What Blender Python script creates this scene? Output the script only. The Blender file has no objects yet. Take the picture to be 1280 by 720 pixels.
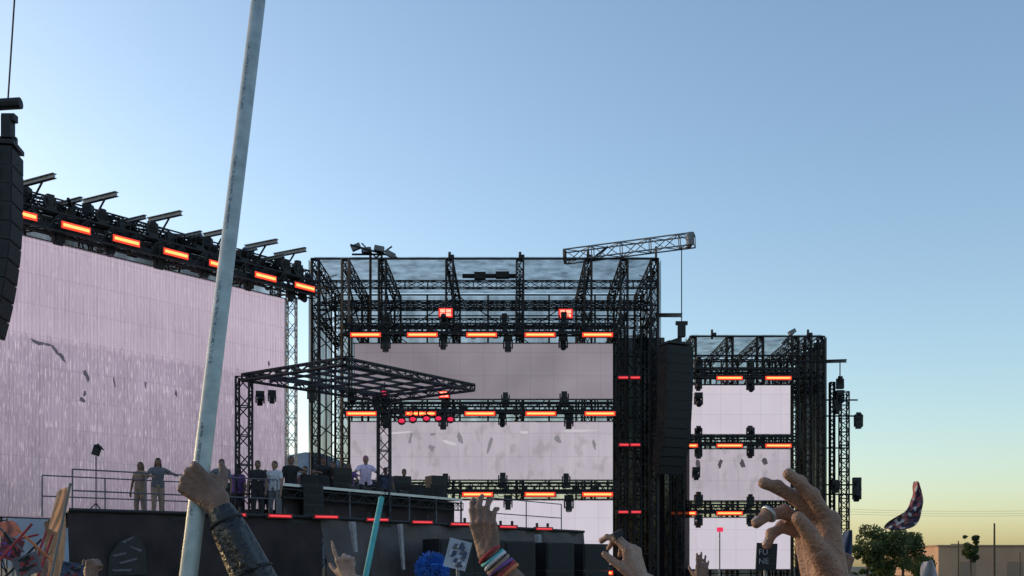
import bpy, bmesh, math, random
from mathutils import Vector, Matrix
random.seed(7)
V=Vector
scene=bpy.context.scene
COL=scene.collection
CAMH=2.0; F=1300.0; HY=708.0

def at(px,py,d):
    return V(((px-640)/F*d, d, CAMH+(HY-py)/F*d))

# ------------------------------------------------------------------ materials
def mat(name,color,rough=0.6,metal=0.0,var=0.25,scale=8.0,bump=0.0,emit=None,estr=1.0,sss=0.0,spec=0.5,color2=None):
    m=bpy.data.materials.new(name); m.use_nodes=True
    nt=m.node_tree; b=nt.nodes["Principled BSDF"]
    b.inputs["Roughness"].default_value=rough; b.inputs["Metallic"].default_value=metal
    b.inputs["Specular IOR Level"].default_value=spec
    tc=nt.nodes.new("ShaderNodeTexCoord")
    nz=nt.nodes.new("ShaderNodeTexNoise"); nz.inputs["Scale"].default_value=scale; nz.inputs["Detail"].default_value=6
    nt.links.new(tc.outputs["Object"],nz.inputs["Vector"])
    rp=nt.nodes.new("ShaderNodeValToRGB")
    c=color
    c2=color2 if color2 else tuple(min(1,x*(1+var)) for x in c)
    rp.color_ramp.elements[0].color=(*[x*(1-var) for x in c],1); rp.color_ramp.elements[0].position=0.3
    rp.color_ramp.elements[1].color=(*c2,1); rp.color_ramp.elements[1].position=0.7
    nt.links.new(nz.outputs["Fac"],rp.inputs["Fac"]); nt.links.new(rp.outputs["Color"],b.inputs["Base Color"])
    if bump>0:
        bp=nt.nodes.new("ShaderNodeBump"); bp.inputs["Strength"].default_value=bump; bp.inputs["Distance"].default_value=0.01
        nz2=nt.nodes.new("ShaderNodeTexNoise"); nz2.inputs["Scale"].default_value=scale*6; nz2.inputs["Detail"].default_value=4
        nt.links.new(tc.outputs["Object"],nz2.inputs["Vector"])
        nt.links.new(nz2.outputs["Fac"],bp.inputs["Height"]); nt.links.new(bp.outputs["Normal"],b.inputs["Normal"])
    if sss>0:
        b.inputs["Subsurface Weight"].default_value=sss; b.inputs["Subsurface Radius"].default_value=(0.01,0.004,0.002)
        b.inputs["Subsurface Scale"].default_value=1.0
    if emit:
        b.inputs["Emission Color"].default_value=(*emit,1); b.inputs["Emission Strength"].default_value=estr
    return m

def net_mat(name,color,lo,hi):
    """sheer debris netting with hanging folds: denser and thinner vertical bands"""
    m=bpy.data.materials.new(name); m.use_nodes=True
    nt=m.node_tree; nt.nodes.clear()
    o=nt.nodes.new("ShaderNodeOutputMaterial"); mx=nt.nodes.new("ShaderNodeMixShader")
    t=nt.nodes.new("ShaderNodeBsdfTransparent"); d=nt.nodes.new("ShaderNodeBsdfDiffuse"); d.inputs[0].default_value=(*color,1)
    tc=nt.nodes.new("ShaderNodeTexCoord"); mp=nt.nodes.new("ShaderNodeMapping"); mp.inputs["Scale"].default_value=(1.7,1.7,0.35)
    nz=nt.nodes.new("ShaderNodeTexNoise"); nz.inputs["Scale"].default_value=0.9; nz.inputs["Detail"].default_value=6; nz.inputs["Roughness"].default_value=0.6
    mr=nt.nodes.new("ShaderNodeMapRange"); mr.inputs[3].default_value=lo; mr.inputs[4].default_value=hi
    mr.inputs[1].default_value=0.32; mr.inputs[2].default_value=0.68
    nt.links.new(tc.outputs["Object"],mp.inputs[0]); nt.links.new(mp.outputs[0],nz.inputs["Vector"]); nt.links.new(nz.outputs["Fac"],mr.inputs[0])
    nt.links.new(mr.outputs[0],mx.inputs[0]); nt.links.new(t.outputs[0],mx.inputs[1]); nt.links.new(d.outputs[0],mx.inputs[2])
    nt.links.new(mx.outputs[0],o.inputs[0])
    return m

def screen_mat(name,c_lo,c_hi,xs=9.0,zs=0.25,fine=0.35,split=None,c_split=(0.8,0.8,0.85),blot=0.0,strength=1.0):
    """lit LED wall: vertical streaky picture, module seams"""
    m=bpy.data.materials.new(name); m.use_nodes=True
    nt=m.node_tree; N=nt.nodes; L=nt.links
    b=N["Principled BSDF"]; b.inputs["Base Color"].default_value=(0.02,0.02,0.02,1); b.inputs["Roughness"].default_value=0.8
    b.inputs["Specular IOR Level"].default_value=0.05
    tc=N.new("ShaderNodeTexCoord")
    mp=N.new("ShaderNodeMapping"); mp.inputs["Scale"].default_value=(xs,1,zs); L.new(tc.outputs["Object"],mp.inputs[0])
    nz=N.new("ShaderNodeTexNoise"); nz.inputs["Scale"].default_value=1; nz.inputs["Detail"].default_value=8; nz.inputs["Roughness"].default_value=0.6; L.new(mp.outputs[0],nz.inputs["Vector"])
    nb=N.new("ShaderNodeTexNoise"); nb.inputs["Scale"].default_value=0.22; nb.inputs["Detail"].default_value=3; L.new(tc.outputs["Object"],nb.inputs["Vector"])
    mx=N.new("ShaderNodeMix"); mx.data_type='FLOAT'; mx.inputs[0].default_value=1-fine
    L.new(nz.outputs["Fac"],mx.inputs[2]); L.new(nb.outputs["Fac"],mx.inputs[3])
    rp=N.new("ShaderNodeValToRGB"); rp.color_ramp.elements[0].position=0.34; rp.color_ramp.elements[1].position=0.66
    rp.color_ramp.elements[0].color=(*c_lo,1); rp.color_ramp.elements[1].color=(*c_hi,1)
    L.new(mx.outputs[0],rp.inputs[0]); col=rp.outputs[0]
    sep=N.new("ShaderNodeSeparateXYZ"); L.new(tc.outputs["Object"],sep.inputs[0])
    def mul(a,bc):
        q=N.new("ShaderNodeMix"); q.data_type='RGBA'; q.blend_type='MULTIPLY'; q.inputs[0].default_value=1
        L.new(a,q.inputs[6])
        if isinstance(bc,tuple): q.inputs[7].default_value=(*bc,1)
        else: L.new(bc,q.inputs[7])
        return q.outputs[2]
    def grey(sock):
        cc=N.new("ShaderNodeCombineColor")
        for i in range(3): L.new(sock,cc.inputs[i])
        return cc.outputs[0]
    for ax,per in (("X",0.5),("Z",0.5)):
        md=N.new("ShaderNodeMath"); md.operation='PINGPONG'; md.inputs[1].default_value=per; L.new(sep.outputs[ax],md.inputs[0])
        r=N.new("ShaderNodeMapRange"); r.inputs[1].default_value=0; r.inputs[2].default_value=0.03; r.inputs[3].default_value=0.86; r.inputs[4].default_value=1
        L.new(md.outputs[0],r.inputs[0]); col=mul(col,grey(r.outputs[0]))
    if split is not None:
        # fine vertical pinstripes
        md=N.new("ShaderNodeMath"); md.operation='PINGPONG'; md.inputs[1].default_value=0.0625; L.new(sep.outputs["X"],md.inputs[0])
        r=N.new("ShaderNodeMapRange"); r.inputs[1].default_value=0; r.inputs[2].default_value=0.05; r.inputs[3].default_value=0.90; r.inputs[4].default_value=1.05
        L.new(md.outputs[0],r.inputs[0]); col=mul(col,grey(r.outputs[0]))
        n2=N.new("ShaderNodeTexNoise"); n2.inputs["Scale"].default_value=1; n2.inputs["Detail"].default_value=6
        m2=N.new("ShaderNodeMapping"); m2.inputs["Scale"].default_value=(5,1,0.15); L.new(tc.outputs["Object"],m2.inputs[0]); L.new(m2.outputs[0],n2.inputs["Vector"])
        a=N.new("ShaderNodeMath"); a.operation='MULTIPLY_ADD'; L.new(n2.outputs["Fac"],a.inputs[0]); a.inputs[1].default_value=1.0; L.new(sep.outputs["Z"],a.inputs[2])
        r=N.new("ShaderNodeMapRange"); r.inputs[1].default_value=split+0.45; r.inputs[2].default_value=split+0.6; r.inputs[3].default_value=1; r.inputs[4].default_value=0
        L.new(a.outputs[0],r.inputs[0])
        nm=N.new("ShaderNodeTexNoise"); nm.inputs["Scale"].default_value=1; nm.inputs["Detail"].default_value=7
        mm=N.new("ShaderNodeMapping"); mm.inputs["Scale"].default_value=(1.3,1,0.5); L.new(tc.outputs["Object"],mm.inputs[0]); L.new(mm.outputs[0],nm.inputs["Vector"])
        rm=N.new("ShaderNodeMapRange"); rm.inputs[1].default_value=0.3; rm.inputs[2].default_value=0.7; rm.inputs[3].default_value=0.80; rm.inputs[4].default_value=1.0; L.new(nm.outputs["Fac"],rm.inputs[0])
        low=mul(mul(col,c_split),grey(rm.outputs[0]))
        for sc_,off_,lo_,hi_,amt,cg in (((34,1,2.4),0,0.57,0.68,0.75,(0.80,0.68,0.76,1)),((30,1,1.3),7.3,0.60,0.72,0.5,(0.18,0.13,0.19,1))):
            m3=N.new("ShaderNodeMapping"); m3.inputs["Scale"].default_value=sc_; m3.inputs["Location"].default_value=(off_,0,off_); L.new(tc.outputs["Object"],m3.inputs[0])
            n3=N.new("ShaderNodeTexNoise"); n3.inputs["Scale"].default_value=1; n3.inputs["Detail"].default_value=2; L.new(m3.outputs[0],n3.inputs["Vector"])
            r3=N.new("ShaderNodeMapRange"); r3.inputs[1].default_value=lo_; r3.inputs[2].default_value=hi_; r3.inputs[3].default_value=0; r3.inputs[4].default_value=amt; L.new(n3.outputs["Fac"],r3.inputs[0])
            q=N.new("ShaderNodeMix"); q.data_type='RGBA'; L.new(r3.outputs[0],q.inputs[0]); L.new(low,q.inputs[6]); q.inputs[7].default_value=cg; low=q.outputs[2]
            q=N.new("ShaderNodeMix"); q.data_type='RGBA'; hf=N.new("ShaderNodeMath"); hf.operation='MULTIPLY'; hf.inputs[1].default_value=0.4; L.new(r3.outputs[0],hf.inputs[0]); L.new(hf.outputs[0],q.inputs[0]); L.new(col,q.inputs[6]); q.inputs[7].default_value=cg; col=q.outputs[2]
        q=N.new("ShaderNodeMix"); q.data_type='RGBA'; L.new(r.outputs[0],q.inputs[0]); L.new(col,q.inputs[6]); L.new(low,q.inputs[7]); col=q.outputs[2]
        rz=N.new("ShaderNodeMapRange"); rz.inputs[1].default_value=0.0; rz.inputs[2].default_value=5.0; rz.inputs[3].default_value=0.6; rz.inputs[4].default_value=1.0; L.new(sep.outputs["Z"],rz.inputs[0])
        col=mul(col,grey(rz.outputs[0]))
    if blot>0:
        m4=N.new("ShaderNodeMapping"); m4.inputs["Scale"].default_value=(1.6,1,1.0); m4.inputs["Rotation"].default_value=(0,0.4,0); L.new(tc.outputs["Object"],m4.inputs[0])
        n4=N.new("ShaderNodeTexNoise"); n4.inputs["Scale"].default_value=1.3; n4.inputs["Detail"].default_value=4; L.new(m4.outputs[0],n4.inputs["Vector"])
        r4=N.new("ShaderNodeMapRange"); r4.inputs[1].default_value=0.54; r4.inputs[2].default_value=0.64; r4.inputs[3].default_value=0; r4.inputs[4].default_value=blot; L.new(n4.outputs["Fac"],r4.inputs[0])
        q=N.new("ShaderNodeMix"); q.data_type='RGBA'; L.new(r4.outputs[0],q.inputs[0]); L.new(col,q.inputs[6]); q.inputs[7].default_value=(0.26,0.24,0.26,1); col=q.outputs[2]
    L.new(col,b.inputs["Emission Color"]); b.inputs["Emission Strength"].default_value=strength
    return m

M={}
M['truss']=mat("dark_truss_metal",(0.014,0.013,0.016),0.65,0.2,0.4,3)
M['trussblue']=mat("canopy_metal",(0.018,0.016,0.026),0.6,0.2,0.3,3)
M['alu']=mat("aluminium",(0.24,0.25,0.27),0.6,0.3,0.2,4)
M['rail']=mat("dull_rail_tube",(0.12,0.11,0.13),0.6,0.3,0.2,4)
M['steel']=mat("galvanised_steel",(0.17,0.17,0.18),0.6,0.3,0.25,3)
M['pale']=mat("pale_scaffold_tube",(0.38,0.34,0.32),0.6,0.2,0.2,3)
M['tan']=mat("tan_scaffold_tube",(0.14,0.09,0.07),0.7,0.2,0.3,3)  # brownish tan tube colour, lighter than the dark truss metal
M['black']=mat("black_paint",(0.012,0.011,0.013),0.65,0,0.4,4)
M['grille']=mat("speaker_grille",(0.018,0.018,0.02),0.75,0.2,0.5,30,0.4)
M['cloth']=mat("black_stage_cloth",(0.030,0.019,0.021),0.9,0,0.6,1.2,0.3)
M['cloth2']=mat("charcoal_vinyl",(0.050,0.036,0.038),0.6,0,0.6,0.8,0.2)
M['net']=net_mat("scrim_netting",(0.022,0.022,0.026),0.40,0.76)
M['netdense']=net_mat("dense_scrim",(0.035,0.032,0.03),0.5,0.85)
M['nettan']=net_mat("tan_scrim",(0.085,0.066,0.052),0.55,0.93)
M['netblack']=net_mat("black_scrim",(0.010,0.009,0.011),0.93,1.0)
M['orange']=mat("strip_glow_orange",(0.3,0.05,0.01),emit=(1.0,0.045,0.02),estr=1.25)
M['core']=mat("strip_core_amber",(0.8,0.3,0.1),emit=(1.0,0.24,0.06),estr=3.2)
M['red']=mat("strip_glow_red",(0.2,0.01,0.01),emit=(1.0,0.02,0.04),estr=0.35)
M['corered']=mat("strip_core_red",(0.6,0.1,0.05),emit=(1.0,0.06,0.09),estr=0.9)
M['pink']=mat("par_glow_magenta",(0.3,0.01,0.05),emit=(1.0,0.03,0.10),estr=0.8)
M['lens']=mat("lamp_glass",(0.03,0.03,0.05),0.2,0.2)
M['teal']=mat("teal_foam",(0.07,0.36,0.38),0.7,0,0.12,20,0.2)
M['chrome']=mat("polished_edge",(0.42,0.43,0.47),0.35,0.5,0.1,5)
M['skinA']=mat("skin_tan",(0.29,0.155,0.108),0.6,0,0.25,30,0.6,sss=0.15)
M['skinB']=mat("skin_brown",(0.19,0.10,0.07),0.6,0,0.25,30,0.6,sss=0.1)
M['skinC']=mat("skin_fair",(0.34,0.20,0.15),0.6,0,0.22,30,0.6,sss=0.15)
M['nail']=mat("fingernail",(0.42,0.27,0.23),0.3,0,0.05)
M['hairD']=mat("dark_hair",(0.02,0.014,0.01),0.6,0,0.5,60,0.6)
M['hairB']=mat("brown_hair",(0.08,0.045,0.025),0.6,0,0.5,60,0.6)
M['hairP']=mat("pink_hair",(0.5,0.12,0.25),0.6,0,0.3,60,0.6)
def fabric(n,c): 
    M[n]=mat("fabric_"+n,c,0.9,0,0.22,14,0.35)
for n,c in dict(fwhite=(0.55,0.53,0.58),flilac_lit=(0.78,0.6,0.86),fblack=(0.018,0.018,0.02),fgrey=(0.12,0.11,0.13),fred=(0.30,0.03,0.04),fblue=(0.05,0.1,0.3),ftan=(0.26,0.17,0.13),fgreen=(0.05,0.16,0.08),fpurple=(0.17,0.07,0.26),fjean=(0.05,0.07,0.13),forange=(0.55,0.18,0.08)).items(): fabric(n,c)

# ------------------------------------------------------------------ mesh builder
class MB:
    def __init__(s): s.v=[]; s.f=[]; s.mi=[]
    def strut(s,a,b,r,n=4,r2=None,m=0,cap=True):
        a=V(a); b=V(b); d=b-a
        if d.length<1e-6: return
        d.normalize(); u=d.orthogonal().normalized()
        up=V((0,0,1))
        if abs(d.dot(up))<0.95: u=d.cross(up).normalized()
        w=d.cross(u); r2=r if r2 is None else r2; i=len(s.v)
        off=math.pi/4 if n==4 else 0
        for k in range(n):
            t=2*math.pi*k/n+off; s.v.append(a+(u*math.cos(t)+w*math.sin(t))*r)
        for k in range(n):
            t=2*math.pi*k/n+off; s.v.append(b+(u*math.cos(t)+w*math.sin(t))*r2)
        for k in range(n):
            s.f.append((i+k,i+(k+1)%n,i+n+(k+1)%n,i+n+k)); s.mi.append(m)
        if cap:
            s.f.append(tuple(i+k for k in reversed(range(n)))); s.f.append(tuple(i+n+k for k in range(n))); s.mi+= [m,m]
    def box(s,c,size,R=None,m=0,taper=1.0):
        c=V(c); sx,sy,sz=[x/2 for x in size]; i=len(s.v)
        for z in (-1,1):
            for (x,y) in ((-1,-1),(1,-1),(1,1),(-1,1)):
                tt=taper if z<0 else 1
                p=V((x*sx*tt,y*sy*tt,z*sz)); 
                if R: p=R@p
                s.v.append(c+p)
        for f in ((3,2,1,0),(4,5,6,7),(0,1,5,4),(1,2,6,5),(2,3,7,6),(3,0,4,7)):
            s.f.append(tuple(i+k for k in f)); s.mi.append(m)
    def poly(s,pts,m=0):
        i=len(s.v); s.v+= [V(p) for p in pts]; s.f.append(tuple(range(i,i+len(pts)))); s.mi.append(m)
    def ell(s,c,r,R=None,seg=12,rings=8,m=0):
        c=V(c); i=len(s.v); rx,ry,rz=r
        def put(p):
            p=V((p[0]*rx,p[1]*ry,p[2]*rz)); s.v.append(c+(R@p if R else p))
        put((0,0,-1))
        for a in range(1,rings):
            ph=-math.pi/2+math.pi*a/rings
            for k in range(seg):
                t=2*math.pi*k/seg; put((math.cos(ph)*math.cos(t),math.cos(ph)*math.sin(t),math.sin(ph)))
        put((0,0,1)); top=len(s.v)-1
        for k in range(seg):
            s.f.append((i,i+1+(k+1)%seg,i+1+k)); s.mi.append(m)
            b=i+1+(rings-2)*seg; s.f.append((top,b+k,b+(k+1)%seg)); s.mi.append(m)
        for a in range(rings-2):
            for k in range(seg):
                p=i+1+a*seg; s.f.append((p+k,p+(k+1)%seg,p+seg+(k+1)%seg,p+seg+k)); s.mi.append(m)
    def cap(s,a,b,ra,rb,n=12):
        s.strut(a,b,ra,n,rb); s.ell(a,(ra,)*3,seg=n,rings=8); s.ell(b,(rb,)*3,seg=n,rings=8)
    def chain(s,pts):
        for (a,ra),(b,rb) in zip(pts,pts[1:]): s.cap(a,b,ra,rb)
    def truss(s,a,b,w=0.4,h=None,r=0.025,bay=0.5,up=V((0,0,1)),rb=None):
        a=V(a); b=V(b); h=h or w; d=(b-a); L=d.length; d.normalize()
        up=V(up)
        if abs(d.dot(up))>0.9: up=V((0,1,0))
        side=d.cross(up).normalized(); up=side.cross(d).normalized(); rb=rb or r*0.62
        cs=[side*w/2*i+up*h/2*j for i,j in ((-1,-1),(1,-1),(1,1),(-1,1))]
        for c in cs: s.strut(a+c,b+c,r,4)
        n=max(2,round(L/bay)); st=L/n
        for k in range(n):
            p=a+d*st*k; q=a+d*st*(k+1)
            for j in range(4):
                c0=cs[j]; c1=cs[(j+1)%4]
                if (k+j)%2==0: s.strut(p+c0,q+c1,rb,4,cap=False)
                else: s.strut(p+c1,q+c0,rb,4,cap=False)
                if k%2==0: s.strut(p+c0,p+c1,rb,4,cap=False)
        for j in range(4):
            for e in (a,b): s.strut(e+cs[j],e+cs[(j+1)%4],rb)
    def mesh(s,name,mats,origin=V((0,0,0)),smooth=False):
        me=bpy.data.meshes.new(name); o=V(origin)
        me.from_pydata([tuple(V(p)-o) for p in s.v],[],s.f); me.update()
        for m in (mats if isinstance(mats,(list,tuple)) else [mats]): me.materials.append(m)
        if any(s.mi): me.polygons.foreach_set("material_index",s.mi)
        if smooth: me.polygons.foreach_set("use_smooth",[True]*len(me.polygons))
        return me

def tag(o,label,cat,group=None,kind=None):
    o["label"]=label; 
    if cat: o["category"]=cat
    if group: o["group"]=group
    if kind: o["kind"]=kind
def thing(name,origin,label,cat,group=None,rotz=0):
    e=bpy.data.objects.new(name,None); e.empty_display_size=0.3; e.location=origin; e.rotation_euler=(0,0,rotz); COL.objects.link(e)
    tag(e,label,cat,group); return e
def part(parent,mb,name,mats,world=True,smooth=False,label=None):
    o=bpy.data.objects.new(name,mb.mesh(name,mats,parent.location if world else V((0,0,0)),smooth)); COL.objects.link(o); o.parent=parent
    if label: o["label"]=label
    return o
def single(name,mb,mats,origin,label,cat,group=None,smooth=False,world=True):
    o=bpy.data.objects.new(name,mb.mesh(name,mats,V(origin) if world else V((0,0,0)),smooth)); o.location=origin; COL.objects.link(o)
    tag(o,label,cat,group); return o
def duplicate(src,loc,rotz=0,rot=None,label=None,tilt=None,sc=1.0):
    n=src.copy(); COL.objects.link(n); n.location=loc; n.rotation_euler=rot if rot else (0,0,rotz); n.scale=(sc,sc,sc)
    if label: n["label"]=label
    for c in list(src.children):
        k=c.copy(); COL.objects.link(k); k.parent=n
        if tilt is not None and c.name.split('.')[0] in("head","lens"): k.rotation_euler=(tilt,0,0)
    return n

# ------------------------------------------------------------------ world, sun, camera
w=bpy.data.worlds.new("World"); scene.world=w; w.use_nodes=True
nt=w.node_tree; bg=nt.nodes["Background"]
sky=nt.nodes.new("ShaderNodeTexSky"); sky.sky_type='NISHITA'; sky.sun_disc=False
SUN_EL=math.radians(8.5); SUN_AZ=math.radians(-62)
sky.sun_elevation=SUN_EL; sky.sun_rotation=SUN_AZ; sky.air_density=1.0; sky.dust_density=1.3; sky.ozone_density=1.6
tint=nt.nodes.new("ShaderNodeMix"); tint.data_type='RGBA'; tint.blend_type='MULTIPLY'; tint.inputs[0].default_value=1; tint.inputs[7].default_value=(1.0,1.02,1.06,1)
nt.links.new(sky.outputs[0],tint.inputs[6]); nt.links.new(tint.outputs[2],bg.inputs[0]); bg.inputs[1].default_value=0.30
sd=bpy.data.lights.new("Sun",'SUN'); sd.energy=0.5; sd.angle=math.radians(0.5); sd.color=(1,0.78,0.58)
so=bpy.data.objects.new("sun",sd); COL.objects.link(so)
dirv=V((math.sin(SUN_AZ)*math.cos(SUN_EL),math.cos(SUN_AZ)*math.cos(SUN_EL),math.sin(SUN_EL)))
so.rotation_euler=dirv.to_track_quat('Z','Y').to_euler()
cd=bpy.data.cameras.new("Camera"); cam=bpy.data.objects.new("Camera",cd); COL.objects.link(cam)
cam.location=(0,0,CAMH); cam.rotation_euler=(math.radians(90),0,0); cd.sensor_width=36; cd.lens=36*F/1280
cd.shift_y=(HY-360)/1280; cd.clip_start=0.1; cd.clip_end=9000; scene.camera=cam
scene.view_settings.view_transform='Standard'; scene.view_settings.look='None'; scene.view_settings.exposure=0

# ------------------------------------------------------------------ ground and hills
g=MB(); g.poly([(-6000,-200,0),(6000,-200,0),(6000,7000,0),(-6000,7000,0)])
o=single("ground",g,mat("dry_field_ground",(0.10,0.085,0.055),0.95,0,0.4,0.3,0.5),(0,0,0),"dry trampled festival field","ground"); o["kind"]="structure"
hb=MB(); n=60; D0=3200
prof=[]
for i in range(n+1):
    px=-500+i*1150/n; t=(px+500)/1150
    h=math.sin(math.pi*min(1,max(0,t)))**0.7*170*(1+0.12*math.sin(t*17)+0.07*math.sin(t*41+1))
    prof.append((px,h))
for i in range(n):
    (x0,h0),(x1,h1)=prof[i],prof[i+1]
    a0=at(x0,708,D0-900); a1=at(x1,708,D0-900); a0.z=a1.z=-1
    m0=at(x0,HY-h0*0.6,D0-300); m1=at(x1,HY-h1*0.6,D0-300); t0=at(x0,HY-h0,D0); t1=at(x1,HY-h1,D0)
    hb.poly([a0,a1,m1,m0]); hb.poly([m0,m1,t1,t0])
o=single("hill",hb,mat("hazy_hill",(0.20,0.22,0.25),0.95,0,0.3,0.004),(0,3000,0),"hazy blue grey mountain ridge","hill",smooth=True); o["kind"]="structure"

# ------------------------------------------------------------------ prototypes
GL="amber strip lights on the stage trusses"
def strip_proto(name,core,glow,L,label,group,h=0.17,cf=0.42):
    e=thing(name,(0,-50,1),label,"stage light",group)
    b=MB(); b.box((0,0.05,0),(L+0.1,0.1,h+0.05)); b.box((-L/2+0.1,0.12,0.1),(0.06,0.08,0.2)); b.box((L/2-0.1,0.12,0.1),(0.06,0.08,0.2))
    part(e,b,"housing",M['black'],False)
    b=MB(); b.box((0,-0.01,0),(L,0.03,h)); part(e,b,"diffuser",glow,False)
    b=MB(); b.box((0,-0.035,0),(L*0.9,0.03,h*cf)); part(e,b,"lamp",core,False); return e
SP=strip_proto("strip_light",M['core'],M['orange'],1.28,"glowing amber strip light clamped to a black truss",GL,0.175)
SL=strip_proto("strip_light",M['core'],M['orange'],0.98,"glowing amber strip light clamped to a black truss",GL,0.22)
SR=strip_proto("strip_light",M['corered'],M['red'],0.42,"dim red strip light on a dark scaffold tower","red strip lights on the dark towers",0.12)
SF=strip_proto("strip_light",M['corered'],M['red'],0.62,"small red strip light on the platform edge","red strip lights along the platform edge",0.075)
def mover():
    e=thing("moving_head_light",(0,-50,2),"black moving head spotlight mounted on a truss","stage light","moving head lights on the trusses")
    b=MB(); b.box((0,0,0.1),(0.4,0.3,0.2)); b.box((0,0,0.22),(0.3,0.22,0.05)); part(e,b,"base",M['black'],False)
    b=MB(); b.box((-0.19,0,0.4),(0.06,0.15,0.38)); b.box((0.19,0,0.4),(0.06,0.15,0.38)); b.box((0,0,0.25),(0.44,0.17,0.07)); part(e,b,"yoke",M['black'],False)
    b=MB(); b.box((0,0.08,0),(0.26,0.26,0.24)); b.strut((0,-0.05,0),(0,-0.25,0),0.155,12,0.14)
    o=part(e,b,"head",M['black'],False); o.location=(0,0,0.48)
    b=MB(); b.strut((0,-0.25,0),(0,-0.265,0),0.11,12,0.1); o=part(e,b,"lens",M['lens'],False); o.location=(0,0,0.48)
    return e
MH=mover()
def put_mover(p,rotz=0,hang=False,sc=0.92):
    rot=(math.pi,0,math.pi+rotz) if hang else (0,0,rotz)
    return duplicate(MH,p,rot=rot,tilt=random.choice((-1.5,-1.2,1.3,0.7,-0.6,1.6,2.2)),sc=sc*random.uniform(0.88,1.08))
def blinder():
    e=thing("blinder_light",(0,-50,3),"lit orange red square blinder lamp above the truss","stage light","lit blinder lamps")
    b=MB(); b.box((0,0.1,0),(0.62,0.2,0.42)); b.box((0,0.1,-0.35),(0.1,0.1,0.3)); part(e,b,"housing",M['black'],False)
    gm=mat("blinder_glow",(0.4,0.05,0.02),emit=(1,0.20,0.13),estr=3.2)
    gr=mat("blinder_rim_glow",(0.4,0.05,0.02),emit=(1,0.03,0.03),estr=1.2)
    b=MB(); b.box((0,0.0,0),(0.58,0.04,0.38)); part(e,b,"reflector",gr,False)
    for i in range(2):
        for j in range(2): 
            b=MB(); b.box((-0.125+0.25*i,-0.03,-0.08+0.16*j),(0.2,0.04,0.12)); part(e,b,"lamp",gm,False)
    return e
BL=blinder()

# ------------------------------------------------------------------ main stage block
def gx(px,d): return (px-640)/F*d
def gz(py,d): return CAMH+(HY-py)/F*d
def block(name,label,d0,d1,pxl,pxr,pytop,cols,dense):
    e=thing(name,(gx((pxl+pxr)/2,d0),(d0+d1)/2,0),label,"scaffold")
    zt=gz(pytop,d0)
    xl,xr=gx(pxl,d0),gx(pxr,d0)
    xs=[gx(c,d0) for c in cols]
    for i,x in enumerate(xs):
        for d in (d0,d1):
            b=MB(); b.truss((x,d,0),(x,d,zt),0.3,r=0.038,bay=0.55); part(e,b,"truss_column",M['tan'] if (i==1 and d==d0 and d0<50) else M['truss'])
    for x in xs:
        b=MB(); b.truss((x,d0+0.2,zt-0.2),(x,d1-0.2,zt-0.2),0.3,0.35,0.03,0.6); part(e,b,"roof_truss",M['truss'])
        b=MB(); b.truss((x,d0+0.2,zt-2.4),(x,d1-0.2,zt-2.4),0.22,0.25,0.025,0.5); part(e,b,"roof_truss",M['truss'])
        for (z0_,z1_,r_) in ((zt-2.6,zt-0.5,0.045),(zt-0.5,zt-2.6,0.04),(zt-2.7,zt-2.7,0.035)):
            b=MB(); b.strut((x,d0,z0_),(x,d1,z1_),r_); part(e,b,"cross_brace",M['truss'])
    for d in (d0,d1):
        b=MB(); b.strut((xl-0.1,d,zt+0.02),(xr+0.1,d,zt+0.02),0.05); part(e,b,"ledger_beam",M['truss'])
        if d==d0: 
            for (dd_,zz_,w_,h_) in ((0,1.1,.25,.3),(2.5,2.2,.3,.4),(1.2,1.75,.25,.3),(3.8,1.0,.25,.3)):
                b=MB(); b.truss((xl,d+dd_,zt-zz_),(xr,d+dd_,zt-zz_),w_,h_,0.028,0.5); part(e,b,"ledger_beam",M['truss'])
        z=zt-(2.0 if d==d0 else 1.0)
        while z>(0.5 if d==d1 else zt-3):
            b=MB(); b.strut((xl,d,z),(xr,d,z),0.036); part(e,b,"ledger_beam",M['truss']); z-=2.0 if d==d0 else 1.0
        if d==d1:
          for i in range(len(xs)-1):
            b=MB(); z=zt; k=0
            while z>2:
                a,c=(xs[i],xs[i+1]) if (i+k)%2 else (xs[i+1],xs[i])
                b.strut((a,d+0.05,z),(c,d+0.05,z-2.0),0.03); z-=2.0; k+=1
            part(e,b,"cross_brace",M['truss'])
            mx=(xs[i]+xs[i+1])/2; b=MB(); b.strut((mx,d,0),(mx,d,zt),0.045); part(e,b,"upright",M['truss'])
    for x in (xl,xr):
        b=MB(); z=zt-1
        while z>0.5: b.strut((x,d0,z),(x,d1,z),0.03); b.strut((x,d0,z),(x,d1,z+2),0.024); z-=1.0
        for q in range(1,4): yy=d0+(d1-d0)*q/4; b.strut((x,yy,0),(x,yy,zt),0.035)
        part(e,b,"side_frame",M['truss'])
    b=MB(); b.poly([(xl,d1+0.15,0),(xr,d1+0.15,0),(xr,d1+0.15,zt),(xl,d1+0.15,zt)]); part(e,b,"back_netting",M['net'])
    b=MB(); b.poly([(xl,d0,zt+0.1),(xr,d0,zt+0.1),(xr,d1,zt+0.1),(xl,d1,zt+0.1)]); part(e,b,"roof_netting",M['net'])
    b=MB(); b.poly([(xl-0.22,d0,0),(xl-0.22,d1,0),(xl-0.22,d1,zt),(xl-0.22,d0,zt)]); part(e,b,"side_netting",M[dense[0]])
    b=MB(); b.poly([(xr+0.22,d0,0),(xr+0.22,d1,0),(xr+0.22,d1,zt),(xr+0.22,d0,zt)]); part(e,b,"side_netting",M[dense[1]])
    return e,zt
DA=45.0
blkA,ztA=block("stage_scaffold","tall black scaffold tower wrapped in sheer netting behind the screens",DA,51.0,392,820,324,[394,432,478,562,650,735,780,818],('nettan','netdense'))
DB=52.6
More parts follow.
